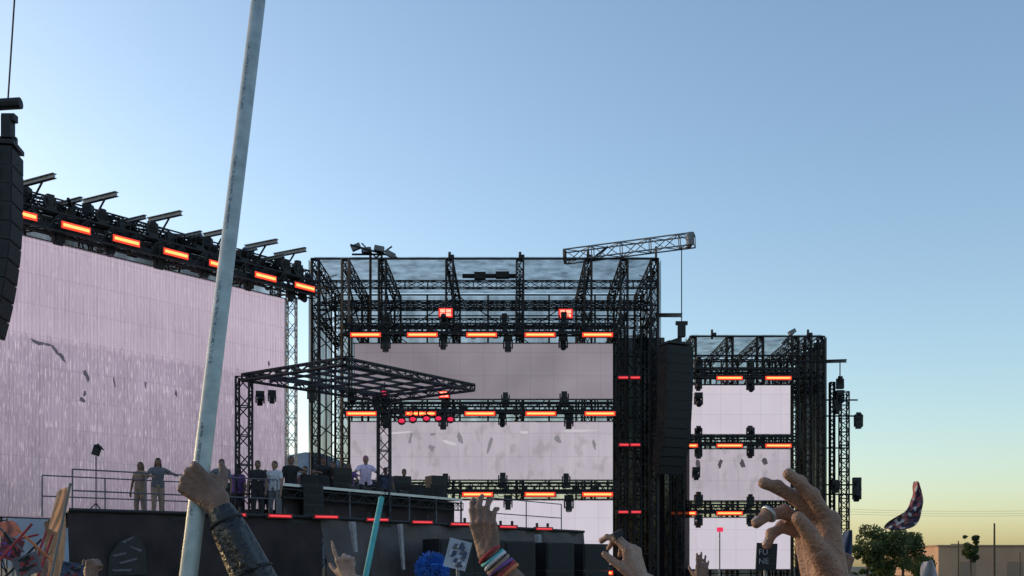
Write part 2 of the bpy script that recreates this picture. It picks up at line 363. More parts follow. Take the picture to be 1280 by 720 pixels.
blkB,ztB=block("stage_scaffold","smaller black scaffold tower with netting beside the main stage",DB,58.5,864,1028,421,[866,912,950,994,1010,1026],('net','netblack'))

def screen(name,xl,xr,yt,yb,d,material,label):
    x0,x1=gx(xl,d),gx(xr,d); z1,z0=gz(yt,d),gz(yb,d)
    e=thing(name,((x0+x1)/2,d,z0),label,"led screen","led screens on the stage")
    b=MB(); b.box(((x0+x1)/2,d+0.06,(z0+z1)/2),(x1-x0,0.1,z1-z0)); part(e,b,"display_panel",material)
    b=MB()
    for zz in (z0,z1): b.box(((x0+x1)/2,d+0.07,zz),(x1-x0+0.12,0.12,0.06))
    for xx in (x0,x1): b.box((xx,d+0.07,(z0+z1)/2),(0.06,0.116,z1-z0))
    b.box(((x0+x1)/2,d+0.17,(z0+z1)/2),(x1-x0,0.1,z1-z0))
    part(e,b,"frame",M['black'])
    return e,x0,x1,z0,z1
SM_top=screen_mat("led_picture_dim",(0.20,0.175,0.205),(0.32,0.285,0.33),0.5,0.6,0.2)
SM_mid=screen_mat("led_picture_mid",(0.39,0.345,0.40),(0.54,0.49,0.55),3,0.5,0.3,blot=0.4)
SM_low=screen_mat("led_picture_low",(0.56,0.51,0.585),(0.66,0.615,0.69),1.5,0.5,0.3)
screen("led_screen",443,766,429,499,DA-0.5,SM_top,"wide led screen glowing dim mauve grey")
sc2=screen("led_screen",438,766,527,600,DA-0.5,SM_mid,"wide led screen showing grey crumpled shapes")
screen("led_screen",438,766,625,706,DA-0.5,SM_low,"wide led screen glowing pale lavender")
screen("led_screen",864,988,481,543,DB-0.5,SM_low,"narrow led screen glowing pale lavender")
sc5=screen("led_screen",858,988,561,626,DB-0.5,SM_mid,"narrow led screen showing grey crumpled shapes")
screen("led_screen",852,988,647,712,DB-0.5,SM_low,"narrow led screen glowing lavender white")
def fragments(e,pts,d,seed,mt):
    rnd=random.Random(seed)
    for (px,py,w_,h_,ang) in pts:
        b=MB(); c=at(px,py,d); ring=[]
        for k in range(9):
            t=2*math.pi*k/9; rr=rnd.uniform(0.5,1.1)
            x=math.cos(t)*w_*rr/F*d/2; z=math.sin(t)*h_*rr/F*d/2
            ring.append(c+V((x*math.cos(ang)-z*math.sin(ang),0,x*math.sin(ang)+z*math.cos(ang))))
        ring.reverse()
        b.poly(ring); part(e,b,"displayed_shape",mt)
frag=mat("picture_fragment_grey",(0.03,0.03,0.03),emit=(0.22,0.2,0.23),estr=1)
fragl=mat("picture_fragment_pale",(0.03,0.03,0.03),emit=(0.56,0.52,0.57),estr=1)
fragd=mat("picture_fragment_dark",(0.02,0.02,0.02),emit=(0.07,0.06,0.075),estr=1)
fragments(sc2[0],[(476,552,7,16,0.2),(513,548,5,18,-0.2),(540,560,9,14,0.3),(541,543,12,5,0),(575,548,6,22,0.3),(612,556,5,24,-0.3),(697,549,8,16,0.5),(743,556,5,18,0.2)],DA-0.505,1,frag)
fragments(sc2[0],[(495,541,40,4,0.05),(562,553,22,5,-0.3),(655,540,16,5,0),(725,538,60,4,0)],DA-0.504,2,fragl)
fragments(sc5[0],[(873,583,8,24,0.1),(900,580,6,14,-0.3),(928,580,7,16,0.3),(956,577,8,10,0.2)],DB-0.505,3,fragd)

def ltruss(pxl,pxr,py,d,label):
    z=gz(py,d); a=(gx(pxl,d),d,z); b_=(gx(pxr,d),d,z)
    b=MB(); b.truss(a,b_,0.42,0.42,0.042,0.42); x0=a[0]; x1=b_[0]
    rnd=random.Random(int(py))
    b.strut((x0,d+0.1,z-0.1),(x1,d+0.1,z-0.1),0.08); b.strut((x0,d-0.05,z-0.16),(x1,d-0.05,z-0.16),0.045); b.strut((x0,d+0.15,z+0.08),(x1,d+0.15,z+0.08),0.05)
    x=x0
    while x<x1-0.8:
        L=rnd.uniform(0.4,0.8); dr=rnd.uniform(0.05,0.22)
        for k in range(4):
            t0,t1=k/4,(k+1)/4; b.strut((x+L*t0,d-0.1,z-0.2-4*dr*t0*(1-t0)),(x+L*t1,d-0.1,z-0.2-4*dr*t1*(1-t1)),0.016,3,cap=False)
        if rnd.random()<0.5: b.box((x+L,d,z-0.02),(0.22,0.2,0.26))
        x+=L+rnd.uniform(0,0.7)
    return single("lighting_truss",b,M['truss'],a,label,"truss","horizontal lighting trusses")
for py in (412,510,610,710): ltruss(430 if py!=710 else 600,772,py,DA-1.0,"black box truss carrying lamps across the main screens")
for py in (467,551,636): ltruss(864 if py==467 else 846,996,py,DB-1.0,"black box truss carrying lamps across the narrow screens")
for px in (457,528,602,675,747): duplicate(SP,at(px,418.5,DA-1.35))
for px in (452,526,600,676,750): duplicate(SP,at(px,517,DA-1.35))
for px in (597,675,747): duplicate(SP,at(px,618,DA-1.35))
duplicate(SP,at(747,716,DA-1.35))
for px,py in ((912,472.5),(973,472.5),(912,557),(973,557),(912,641.5),(854,641.5),(856,557)): duplicate(SP,at(px,py,DB-1.35))
for px,py in ((779,472),(794,472),(780,556),(794,556),(779,640),(795,640)): duplicate(SR,at(px,py,DA-0.9))
for py in (405,503,605):
    for px in (485,557,631,707,):
        if (py==605 and px==485): continue
        put_mover(at(px+random.uniform(-3,3),py+5,DA-1.0)); put_mover(at(px+random.choice((-3,4)),py+14,DA-0.9),hang=True)
for py in (461,545,630):
    for px in (873,938,): put_mover(at(px,py+3,DB-1.0)); put_mover(at(px,py+13,DB-1.0),hang=True)
duplicate(BL,at(557,391,DA-1.0)); duplicate(BL,at(707,392,DA-1.0)); duplicate(BL,at(555,493,DA-1.2),sc=0.75)
for px,py in ((873,497),(870,590)): put_mover(at(px,py-6,DB-1.2),hang=True)

e=thing("side_tower",(gx(796,DA),DA,0),"dark scaffold tower draped in black cloth beside the screens","scaffold")
for px in (776,796,816): 
    b=MB(); b.truss((gx(px,DA-0.1),DA-0.3,0),(gx(px,DA-0.1),DA-0.3,gz(414,DA)),0.3,r=0.038,bay=0.5); part(e,b,"truss_column",M['truss'])
b=MB(); b.poly([(gx(769,46),46.3,0),(gx(832,46),46.3,0),(gx(832,46),46.3,gz(420,46)),(gx(769,46),46.3,gz(420,46))]); part(e,b,"drape",M['netblack'])
for py in range(440,700,28):
    b=MB(); b.strut(at(768,py,DA-0.35),at(822,py,DA-0.35),0.035); b.strut(at(768,py,DA-0.35),at(822,py+28,DA-0.35),0.025); part(e,b,"ledger_beam",M['truss'])
e=thing("side_tower",(gx(842,49),49,0),"low black scaffold tower under the hanging speakers","scaffold")
for px in (833,850):
    b=MB(); b.truss((gx(px,49),49,0),(gx(px,49),49,gz(436,49)),0.35,r=0.03,bay=0.5); part(e,b,"truss_column",M['truss'])
b=MB(); b.poly([(gx(822,50),50,0),(gx(862,50),50,0),(gx(862,50),50,gz(430,50)),(gx(822,50),50,gz(430,50))]); part(e,b,"drape",M['netblack'])

def line_array(origin,label,wid,hgt,n,angs,depth,rotz=0):
    e=thing("line_array_speaker",origin,label,"speaker",None,rotz)
    p=V((0,0,0)); a=0
    b=MB(); b.box((0,0,0.12),(wid*0.9,depth*1.1,0.1)); b.box((0,0,0.25),(0.12,depth,0.2)); part(e,b,"rigging_frame",M['black'],False)
    for i in range(n):
        a+=angs[i]; R=Matrix.Rotation(a,3,'X')
        c=p+R@V((0,0,-hgt/2))
        b=MB(); b.box(c,(wid,depth,hgt*0.985),R); b.box(c+R@V((wid/2+0.012,0,0)),(0.024,depth*0.5,hgt*0.5),R); b.box(c-R@V((wid/2+0.012,0,0)),(0.024,depth*0.5,hgt*0.5),R)
        cab=part(e,b,"cabinet",M['black'],False)
        b=MB(); b.box(c+R@V((0,-depth/2-0.006,0)),(wid*0.94,0.02,hgt*0.88),R)
        g_=bpy.data.objects.new("grille",b.mesh("grille",M['grille'])); COL.objects.link(g_); g_.parent=cab
        p=p+R@V((0,0,-hgt))
    return e
la=line_array(at(845,434,44.0),"long black line array speaker hanging beside the narrow tower",1.3,0.38,14,[0.0]+[0.015]*8+[0.06]*5,0.7,rotz=math.radians(25))
e=thing("chain_hoist",at(852,410,43.8),"black chain hoist and cable holding the speaker array","hoist","chain hoists")
b=MB(); b.box(at(852,413,44),(0.3,0.3,0.55)); b.box(at(852,404,44),(0.5,0.15,0.15)); b.strut(at(850,420,44),at(848,432,44),0.04); part(e,b,"motor",M['black'])
b=MB(); b.strut(at(852,404,44),at(852,308,44),0.022); part(e,b,"cable",M['black'])
la2=line_array(at(-3,190,24.0),"black line array speaker hanging from a cable",0.85,0.42,10,[0.0,0.0,0.01,0.02,0.03,0.035,0.035,0.04,0.04,0.04],0.85,rotz=math.radians(98))
e=thing("chain_hoist",at(10,150,24),"black chain hoist above the speaker array","hoist","chain hoists")
b=MB(); b.box(at(10,160,24),(0.22,0.24,0.5)); b.box(at(12,148,24),(0.3,0.2,0.16)); b.strut(at(8,168,24),at(3,192,24),0.06); b.strut(at(-6,131,24),at(26,129,24),0.13,10); part(e,b,"motor",M['black'])
b=MB(); b.strut(at(10,124,24),at(20,-30,24),0.022); part(e,b,"cable",M['black'])

e=thing("boom_truss",at(706,322,44.6),"slim steel boom truss projecting from the scaffold roof","truss","boom trusses on the roof")
b=MB(); b.truss(at(706,321,45.5),at(868,300,43.8),0.5,0.5,0.035,0.6); b.box(at(862,300,43.8),(0.2,0.6,0.5)); part(e,b,"boom",M['steel'])
for a_,c_ in (((706,330,45.3),(706,312,45.2)),((735,330,45.3),(735,312,45.2)),((820,330,45.3),(820,308,45.2)),((735,328,45.3),(760,308,45))):
    b=MB(); b.strut(at(*a_),at(*c_),0.05); part(e,b,"support",M['truss'])
e=thing("light_mast",at(470,420,46),"twin pole mast with floodlights on top of the scaffold","mast")
b=MB(); b.strut(at(463,420,46),at(463,312,46),0.06); b.strut(at(477,420,46),at(477,312,46),0.05); b.strut(at(438,306,45),at(496,322,46.5),0.05); b.strut(at(440,318,46),at(494,318,46),0.05); b.strut(at(452,304,46),at(470,322,46),0.04); b.strut(at(490,308,46),at(470,322,46),0.04)
part(e,b,"pole",M['truss'])
for i,(px,py) in enumerate(((445,309),(458,313),(474,311),(488,318))):
    b=MB(); b.box(at(px,py,45.8),(0.42,0.25,0.22),Matrix.Rotation(0.3*i-0.4,3,'Y')); part(e,b,"floodlight",M['steel'])
e=thing("roof_hoist",at(610,345,46),"black hoist motor lying under the roof netting","hoist","roof hoists")
b=MB(); b.strut(at(578,345,46),at(645,345,46),0.1,8); b.box(at(600,345,46),(0.5,0.3,0.3)); b.box(at(628,344,46),(0.6,0.3,0.26)); part(e,b,"motor",M['black'])
e=thing("roof_hoist",at(985,420,53),"small crane arm with lamp on the narrow tower roof","hoist","roof hoists")
b=MB(); b.strut(at(978,430,53),at(992,415,53),0.07,8); b.box(at(990,415,53),(0.35,0.3,0.2),Matrix.Rotation(-0.5,3,'Y')); b.strut(at(985,433,53),at(985,421,53),0.05); part(e,b,"motor",M['steel'])
for px in (562,650,735,890,1010):
    dd,yy=(45,324) if px<800 else (52.6,421)
    b=MB(); b.strut(at(px,yy+3,dd),at(px,yy-9,dd),0.06); b.box(at(px+2,yy-3,dd),(0.25,0.2,0.14)); single("pole_clamp",b,M['truss'],at(px,yy,dd),"short black pole clamped on the scaffold roof","pole","short poles on the scaffold roof")
def beam(p,q,label,grp,s=1.0):
    p=V(p);q=V(q);d=(q-p); L=d.length
    b=MB(); R=d.to_track_quat('X','Z').to_matrix()
    c=(p+q)/2
    b.box(c+R@V((0,0,0.07*s)),(L,0.16*s,0.02),R); b.box(c-R@V((0,0,0.07*s)),(L,0.16*s,0.02),R); b.box(c,(L,0.025,0.12*s),R)
    return single("steel_beam",b,M['alu'],p,label,"beam",grp)
beam(at(822,394,46),at(852,394,45),"short aluminium beam on the scaffold edge","roof beams")
beam(at(1026,452,54),at(1058,451,53),"short aluminium beam on the scaffold edge","roof beams")
e=thing("lamp_tower",(gx(1052,54),54,0),"slim truss mast carrying hanging moving lights","mast")
for px_,w_,py_ in ((1055,.4,490),(1040,.22,478)):
    b=MB(); b.truss((gx(px_,54),54,0),(gx(px_,54),54,gz(py_,54)),w_,r=0.042,bay=0.35); part(e,b,"truss_column",M['truss'])
for py in (500,520,560,606,618):
    b=MB(); b.strut(at(1030,py,54),at(1072 if py!=560 else 1060,py,54),0.05); part(e,b,"arm",M['truss'])
b=MB(); b.strut(at(1050,480,54),at(1050,452,54),0.03); part(e,b,"cable",M['truss'])
for px,py in ((1073,519),(1071,597),(1071,610),(1050,488),(1046,500),(1044,600)): put_mover(at(px,py,53.8),hang=True,sc=1.05)
put_mover(at(1050,486,53.8)); put_mover(at(1073,531,53.8))

# ------------------------------------------------------------------ angled screen wall
A0=V((-16.2,33.5,0)); U=V((7.15,8.5,0)).normalized(); NR=V((U.y,-U.x,0)); ROTL=math.atan2(U.y,U.x)
def LP(t,off,z): p=A0+U*t+NR*off; return V((p.x,p.y,z))
def tray(px,off=0):
    k=(px-640)/F; B=A0+NR*off
    return (k*B.y-B.x)/(U.x-k*U.y)
T0,T1=-5.0,10.95; ZS0,ZS1=3.6,12.78
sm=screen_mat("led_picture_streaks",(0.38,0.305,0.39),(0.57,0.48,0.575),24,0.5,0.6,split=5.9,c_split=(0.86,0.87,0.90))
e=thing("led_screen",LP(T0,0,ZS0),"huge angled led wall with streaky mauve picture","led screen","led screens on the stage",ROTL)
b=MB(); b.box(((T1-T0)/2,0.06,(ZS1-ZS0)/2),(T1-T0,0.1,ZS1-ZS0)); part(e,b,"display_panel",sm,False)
b=MB(); L_=T1-T0; H_=ZS1-ZS0
for zz in (0,H_): b.box((L_/2,0.07,zz),(L_+0.12,0.12,0.07))
for xx in (0,L_): b.box((xx,0.07,H_/2),(0.07,0.116,H_))
part(e,b,"frame",M['black'],False)
rnd=random.Random(11)
def scrap(px,py,w_,h_,ang):
    b=MB(); t=tray(px); p=LP(t,0,0); z=CAMH+(HY-py)/F*p.y; s=p.y/F
    ring=[]
    for k in range(11):
        th=2*math.pi*k/11; r_=rnd.uniform(0.45,1.15); x=math.cos(th)*w_/2*r_*s*1.3; zz=math.sin(th)*h_/2*r_*s
        ring.append(V((t-T0+x*math.cos(ang)-zz*math.sin(ang),-0.003,z-ZS0+x*math.sin(ang)+zz*math.cos(ang))))
    b.poly(ring); part(e,b,"displayed_shape",fragd,False)
for q in ((46,428,18,5,-0.3),(60,431,14,4,-0.2),(70,438,16,6,-0.9),(78,448,12,6,-0.9),(108,470,5,18,0.3),(106,492,5,8,0),(143,478,3,18,0.2),(103,500,8,7,0),(182,482,3,14,0.1),(220,492,3,10,0),(350,470,4,14,0.2),(336,455,3,10,0)): scrap(*q)

e=thing("roof_structure",LP(0,-2,0),"long lattice roof truss structure above the angled led wall","scaffold")
for t in (-3,0.2,3.2,6.2,9.0,11.4):
    b=MB(); b.truss(LP(t,-1.2,0),LP(t,-1.2,14.1),0.35,r=0.03,bay=0.6); part(e,b,"truss_column",M['truss'])
    b=MB(); b.truss(LP(t,0.8,13.75),LP(t,-3.4,14.2),0.3,0.3,0.03,0.5); part(e,b,"roof_truss",M['truss'])
    b=MB(); b.truss(LP(t+1.5,0.2,13.5),LP(t+1.5,-3.4,14.0),0.25,0.25,0.025,0.5); part(e,b,"roof_truss",M['truss'])
    for a_,c_ in (((t,.3,14.1),(t+1.5,-2.5,13.4)),((t+1.5,.5,14.2),(t+3,-1,13.3)),((t,-.4,14.3),(t+1.4,-.4,13.1)),((t+1.4,-.4,13.1),(t+2.8,-.4,14.3))):
        if c_[0]>12 : continue
        b=MB(); b.strut(LP(*a_),LP(*c_),0.055); part(e,b,"cross_brace",M['truss'])
for off,z in ((-0.6,14.25),(-3.3,14.3),(0.1,13.85)):
    b=MB(); b.truss(LP(T0,off,z),LP(11.8,off,z),0.3,0.35,0.033,0.45); part(e,b,"ridge_truss",M['truss'])
for pts in ([LP(T0,0.2,13.95),LP(11.6,0.2,13.95),LP(11.6,-3.4,14.45),LP(T0,-3.4,14.45)],[LP(T0,-3.5,12.5),LP(11.6,-3.5,12.5),LP(11.6,-3.5,14.45),LP(T0,-3.5,14.45)],[LP(T0,-0.9,12.7),LP(11.3,-0.9,12.7),LP(11.3,-0.9,14.1),LP(T0,-0.9,14.1)]):
    b=MB(); b.poly(pts); part(e,b,"roof_netting",M['netdense'])
e2=thing("scaffold_tower",LP(11.3,0,0),"pale lattice scaffold tower at the end of the led wall","scaffold")
b=MB(); b.truss(LP(11.25,0.05,0),LP(11.25,0.05,12.9),0.36,r=0.03,bay=0.45); part(e2,b,"truss_column",M['pale'])
b=MB()
for z in [k*1.0+0.4 for k in range(12)]: b.strut(LP(11.3,-0.2,z),LP(11.7,-1.6,z),0.025); b.strut(LP(11.3,-0.2,z),LP(11.7,-1.6,z+1.0),0.02)
b.strut(LP(11.7,-1.6,0),LP(11.7,-1.6,13),0.04); part(e2,b,"side_frame",M['pale'])
b=MB(); b.truss(LP(T0,0.55,13.25),LP(12.1,0.55,13.25),0.45,0.6,0.04,0.45); b.strut(LP(T0,0.5,13.15),LP(12.1,0.5,13.15),0.1); b.strut(LP(T0,0.4,13.40),LP(12.1,0.4,13.40),0.07)
single("lighting_truss",b,M['truss'],LP(T0,0.55,13.25),"long black box truss carrying amber strips above the angled screen","truss","horizontal lighting trusses")
for px in (-30,27,95,158,220,276,332,381):
    t=tray(px,0.85); duplicate(SL,LP(t,0.85,13.17),ROTL)
for px in (-5,62,127,190,247,304,357,372):
    t=tray(px,0.6); put_mover(LP(t,0.6,13.5),ROTL); put_mover(LP(t+0.4,0.4,13.25),ROTL,True); put_mover(LP(t-0.5,-0.2,13.45),ROTL); put_mover(LP(t+0.9,0.2,13.5),ROTL,False,0.8)
BD=V((0.9,-0.45,0)).normalized()
def out_beam(px,z,L,s=1.0):
    t=tray(px,-0.3); p=LP(t,-0.3,z)
    beam(p-BD*0.3,p+BD*L+V((0,0,0.03)),"aluminium beam cantilevered from the roof truss","roof beams",s)
    b=MB(); b.strut(LP(t,-0.45,13.9),LP(t,-0.45,z-0.08),0.06); b.strut(LP(t,-0.3,13.7),p+BD*L*0.55-V((0,0,0.08)),0.035); b.box(LP(t,-0.4,z-0.3),(0.3,0.3,0.34)); single("beam_bracket",b,M['truss'],LP(t,-0.3,13.9),"black bracket and motor under a roof beam","bracket","beam brackets on the roof truss")
for px in (34,112,193,262,314,350): out_beam(px,14.62,1.3)
for px in (80,160,230,300,334): out_beam(px,14.28,0.85,0.8)

# ------------------------------------------------------------------ platform
ZD=3.25
P0=V((-10.0,23.4,0)); P1=V((-5.0,27.1,0)); Vd=V((0.565,0.825,0)).normalized(); P2=P1+Vd*13.4
PB=V((-0.6,40.5,0)); PC=V((-8.5,39,0)); PD=V((-13.0,29.0,0))
poly=[P0,P1,P2,PB,PC,PD]
e=thing("dj_platform",(-5,31,0),"raised stage platform with dark vinyl skirt","stage")
b=MB(); b.poly([V((p.x,p.y,ZD)) for p in poly]); b.poly([V((p.x,p.y,ZD-0.15)) for p in reversed(poly)])
for i in range(6):
    a,c=poly[i],poly[(i+1)%6]; b.poly([V((a.x,a.y,ZD-0.15)),V((c.x,c.y,ZD-0.15)),V((c.x,c.y,ZD)),V((a.x,a.y,ZD))])
part(e,b,"deck",M['black'])
def wall_between(a,c,z0,z1,seg,bulge):
    b=MB(); d=(c-a); nrm=V((d.y,-d.x,0)).normalized(); n=int(d.length/seg); rows=12
    for i in range(n):
        for j in range(rows):
            def P(ii,jj):
                t=ii/n; z=z0+(z1-z0)*jj/rows
                bl=bulge*math.sin(math.pi*jj/rows)+0.05*math.sin(ii*1.3)*math.cos(jj*0.5)+0.03*math.sin(ii*0.6+jj)
                p=a+d*t+nrm*(bl+0.02); return V((p.x,p.y,z))
            b.poly([P(i,j),P(i+1,j),P(i+1,j+1),P(i,j+1)])
    return b
part(e,wall_between(P0,P1,0,ZD-0.02,0.3,0.10),"skirt",M['cloth'],smooth=True,label="black cloth skirt")
part(e,wall_between(P1,P2,0,ZD-0.02,0.3,0.22),"skirt",M['cloth2'],smooth=True,label="charcoal padded vinyl skirt")
part(e,wall_between(PD,P0,0,ZD-0.02,0.3,0.05),"skirt",M['cloth'],smooth=True)
for a,c in ((P0,P1),(P1,P2)):
    d=c-a; nrm=V((d.y,-d.x,0)).normalized(); off=nrm*0.08+V((0,0,ZD+0.02)); b=MB(); b.strut(a+off,c+off,0.045,8)
    part(e,b,"edge_rail",M['black'])
d01=(P1-P0).normalized(); n01=V((d01.y,-d01.x,0))
def wp(px,py,off=0.22):
    B=P0+n01*off; k=(px-640)/F; t=(k*B.y-B.x)/(d01.x-k*d01.y); p=B+d01*t; return V((p.x,p.y,CAMH+(HY-py)/F*p.y))
b=MB(); b.poly([wp(137,694),wp(150,676),wp(172,667),wp(182,684),wp(184,718),wp(135,720)][::-1]); part(e,b,"emblem",M['black'],label="black wing shaped emblem")
for (x0,y0,x1,y1) in ((140,694,158,690),(148,703,172,697),(139,712,165,711),(160,682,178,687),(152,677,168,670)):
    b=MB(); b.poly([wp(x0,y0,.235),wp(x1,y1,.235),wp(x1-2,y1+3,.235),wp(x0+3,y0+2,.235)]); part(e,b,"emblem_stripe",M['fgrey'])
n12=V((Vd.y,-Vd.x,0))
for px in (292,350):
    k=(px-640)/F; B=P0+n01*0.2; t=(k*B.y-B.x)/(d01.x-k*d01.y); p=B+d01*t; duplicate(SF,(p.x,p.y,ZD+0.02),math.atan2(d01.y,d01.x))
for px in (408,472,528,575,635,680):
    k=(px-640)/F; B=P1+n12*0.3; t=(k*B.y-B.x)/(Vd.x-k*Vd.y); p=B+Vd*t; duplicate(SF,(p.x,p.y,ZD+0.03),math.atan2(Vd.y,Vd.x)-0.5)
def railing(a,c,h,label,mt,bars=3,step=1.0):
    a=V(a);c=V(c); e=thing("railing",a,label,"railing","metal railings on the platform")
    d=c-a; n=max(1,round(d.length/step))
    for i in range(n+1): 
        b=MB(); p=a+d*i/n; b.strut(p,p+V((0,0,h)),0.02,8); part(e,b,"post",mt)
    for j in range(bars): 
        b=MB(); z=h*(j+1)/bars; b.strut(a+V((0,0,z)),c+V((0,0,z)),0.017,8); part(e,b,"rail",mt)
pa=P0-n01*0.4+d01*0.2
railing((pa.x,pa.y,ZD),((pa+d01*5.0).x,(pa+d01*5.0).y,ZD),0.98,"silver tube railing along the platform edge",M['rail'],2,1.6)
pb=pa-n01*3.0; railing((pb.x,pb.y,ZD),((pb+d01*4.6).x,(pb+d01*4.6).y,ZD),1.05,"silver tube railing behind the performers",M['rail'],2,1.8)
pc=P1+Vd*8-n12*0.4; railing((pc.x,pc.y,ZD),((pc+Vd*4.6).x,(pc+Vd*4.6).y,ZD),1.0,"thin silver railing at the end of the platform",M['rail'],2,2.0)
T0p=V((-6.7,30,0)); pv=V((-Vd.y,Vd.x,0)); ZT=4.42; LT=8.6
def tp(s,o,z): p=T0p+Vd*s+pv*o; return V((p.x,p.y,z))
e=thing("dj_table",tp(0,0,ZD),"long raised dj table with polished edges","table")
RT=Matrix.Rotation(math.atan2(Vd.y,Vd.x),3,'Z')
b=MB(); b.box(tp(LT/2,0.45,ZT-0.05),(LT,0.9,0.08),RT); part(e,b,"table_top",M['black'])
for c_,s_ in ((tp(LT/2,-0.03,ZT-0.05),(LT+0.06,0.05,0.08)),(tp(-0.02,0.45,ZT-0.05),(0.05,0.9,0.08))):
    b=MB(); b.box(c_,s_,RT); part(e,b,"edge_trim",M['chrome'])
b=MB(); b.truss(tp(0,-0.02,ZT-0.3),tp(LT,-0.02,ZT-0.3),0.2,0.25,0.022,0.35); part(e,b,"support_truss",M['truss'])
for i in range(7):
    s=i*LT/6
    for o_ in (-0.03,0.85):
        b=MB(); b.strut(tp(s,o_,ZD),tp(s,o_,ZT-0.1),0.035,8); part(e,b,"leg",M['rail'])
b=MB(); b.box(tp(LT/2,0.25,(ZD+ZT)/2-0.05),(LT-0.1,0.03,ZT-ZD-0.2),RT); part(e,b,"front_panel",M['cloth'])
e2=thing("riser",tp(0,1.8,ZD),"low black riser behind the dj table","riser")
b=MB(); b.box(tp(LT/2,1.75,ZD+0.22),(LT,1.6,0.44),RT); part(e2,b,"deck",M['black'])
def gear(s,name,label,w_=0.45,h_=0.14):
    e=thing(name,tp(s,0.45,ZT-0.01),label,"dj equipment","dj equipment on the table",math.atan2(Vd.y,Vd.x))
    b=MB(); b.box((0,0,h_/2),(w_,0.4,h_)); part(e,b,"body",M['black'],False)
    if name=="media_player":
        b=MB(); b.strut((0,0,h_),(0,0,h_+0.02),0.13,16); part(e,b,"jog_wheel",M['steel'],False)
    else:
        for i in range(4):
            for j in range(3): b=MB(); b.strut((-.15+.1*i,-.1+.1*j,h_),(-.15+.1*i,-.1+.1*j,h_+.025),.015,8); part(e,b,"knob",M['steel'],False)
for s in (3.4,4.0,5.2,5.8): gear(s,"media_player","black dj media player with round jog wheel")
gear(4.6,"dj_mixer","black dj mixer with rows of knobs",0.4)
for k,(s,o) in enumerate(((0.6,2.6),(1.6,0.5),(2.1,0.5),(6.6,0.5),(7.2,0.5),(7.8,0.5))):
    z=ZD if o>1 else ZT
    e=thing("monitor_speaker",tp(s,o,z),"black wedge monitor speaker on the dj stage","speaker","monitor speakers",math.atan2(Vd.y,Vd.x)-0.6)
    hh=1.3 if o>1 else random.uniform(0.3,0.5)
    b=MB(); b.box((0,0,hh/2),(0.5,0.45,hh),taper=1.1); part(e,b,"cabinet",M['black'],False)
    b=MB(); b.box((0,-0.25,hh/2),(0.44,0.02,hh*0.85)); part(e,b,"grille",M['grille'],False)
for i,(px,dd) in enumerate(((388,31.0),(425,33.5),(500,36.5),(520,37),(545,37.5))):
    zb=ZD; hh=(1.2,1.9,1.9,1.5,2.0)[i]
    e=thing("equipment_rack",(gx(px,dd),dd,zb),"black road case rack standing on the platform","rack","equipment racks on the platform",0.5)
    b=MB(); b.box((0,0,hh/2),(0.6,0.6,hh)); part(e,b,"case",M['black'],False)
    for j in range(int(hh/0.3)): b=MB(); b.box((0,-0.31,0.16+0.28*j),(0.5,0.02,0.2)); part(e,b,"panel",M['grille'],False)
# canopy
CA=V((-7.73,30,7.45)); CB=V((-4.43,27.4,7.4)); CD=V((-4.17,33.9,7.45)); CC=V((-1.2,31.7,7.45))
e=thing("canopy",(CA.x,CA.y,ZD),"dark slatted truss canopy over the dj table","canopy")
for p in (CA,CD):
    b=MB(); b.truss((p.x,p.y,ZD),(p.x,p.y,7.45),0.38,r=0.035,bay=0.4); part(e,b,"column",M['trussblue'])
for a,c in ((CA,CB),(CB,CC),(CC,CD),(CD,CA)): 
    b=MB(); b.truss(a,c,0.18,0.18,0.028,0.4); part(e,b,"roof_frame",M['trussblue'])
for i in range(1,6):
    t=i/6; a=CA.lerp(CB,t); c=CD.lerp(CC,t); b=MB(); b.strut(a+V((0,0,0.03)),c+V((0,0,0.03)),0.045); part(e,b,"slat",M['trussblue'])
for i in range(1,6):
    t=i/6; a=CA.lerp(CD,t); c=CB.lerp(CC,t); b=MB(); b.strut(a,c,0.045); part(e,b,"crossbar",M['trussblue'])
for i,(px,py,dd) in enumerate(((502,526,33.5),(516,524,33.5),(533,523,33.8),(548,523,34),(563,524,34.2),(480,491,33),)):
    e=thing("par_can_light",at(px,py,dd),"small par can glowing magenta red under the canopy","stage light","magenta par cans")
    b=MB(); b.strut((0,0.3,0.05),(0,0,0),0.1,12,0.14); b.box((0,0.12,0.2),(0.04,0.04,0.3)); part(e,b,"can",M['black'],False)
    b=MB(); b.ell((0,0,0),(0.10,0.05,0.07)); part(e,b,"lamp",M['pink'],False)
b=MB(); b.truss(at(490,516,33.9),at(572,517,34.3),0.25,0.25,0.02,0.4)
single("lighting_truss",b,M['trussblue'],at(490,516,33.9),"short truss holding magenta par cans","truss","horizontal lighting trusses")
for px,py,dd in ((325,493,30.0),(340,492,29.6),(390,487,29.5),(470,500,33),(440,490,31)):
    put_mover(at(px,py-4,dd),0.3,True,0.6)
e=thing("stand_light",(at(120,640,25.5).x,25.5,ZD),"small black lamp on a thin stand","stage light")
b=MB(); b.strut((0,0,0),(0,0,1.45),0.015,8); b.strut((0,0,.3),(.25,-.1,0),0.015,6); b.strut((0,0,.3),(-.25,-.1,0),0.015,6); part(e,b,"stand",M['black'],False)
b=MB(); b.box((0,0.04,1.6),(0.16,0.12,0.26),Matrix.Rotation(0.3,3,'Y')); b.strut((0.02,0,1.72),(0.2,0,1.6),0.06,6,0.01); part(e,b,"lamp_head",M['black'],False)
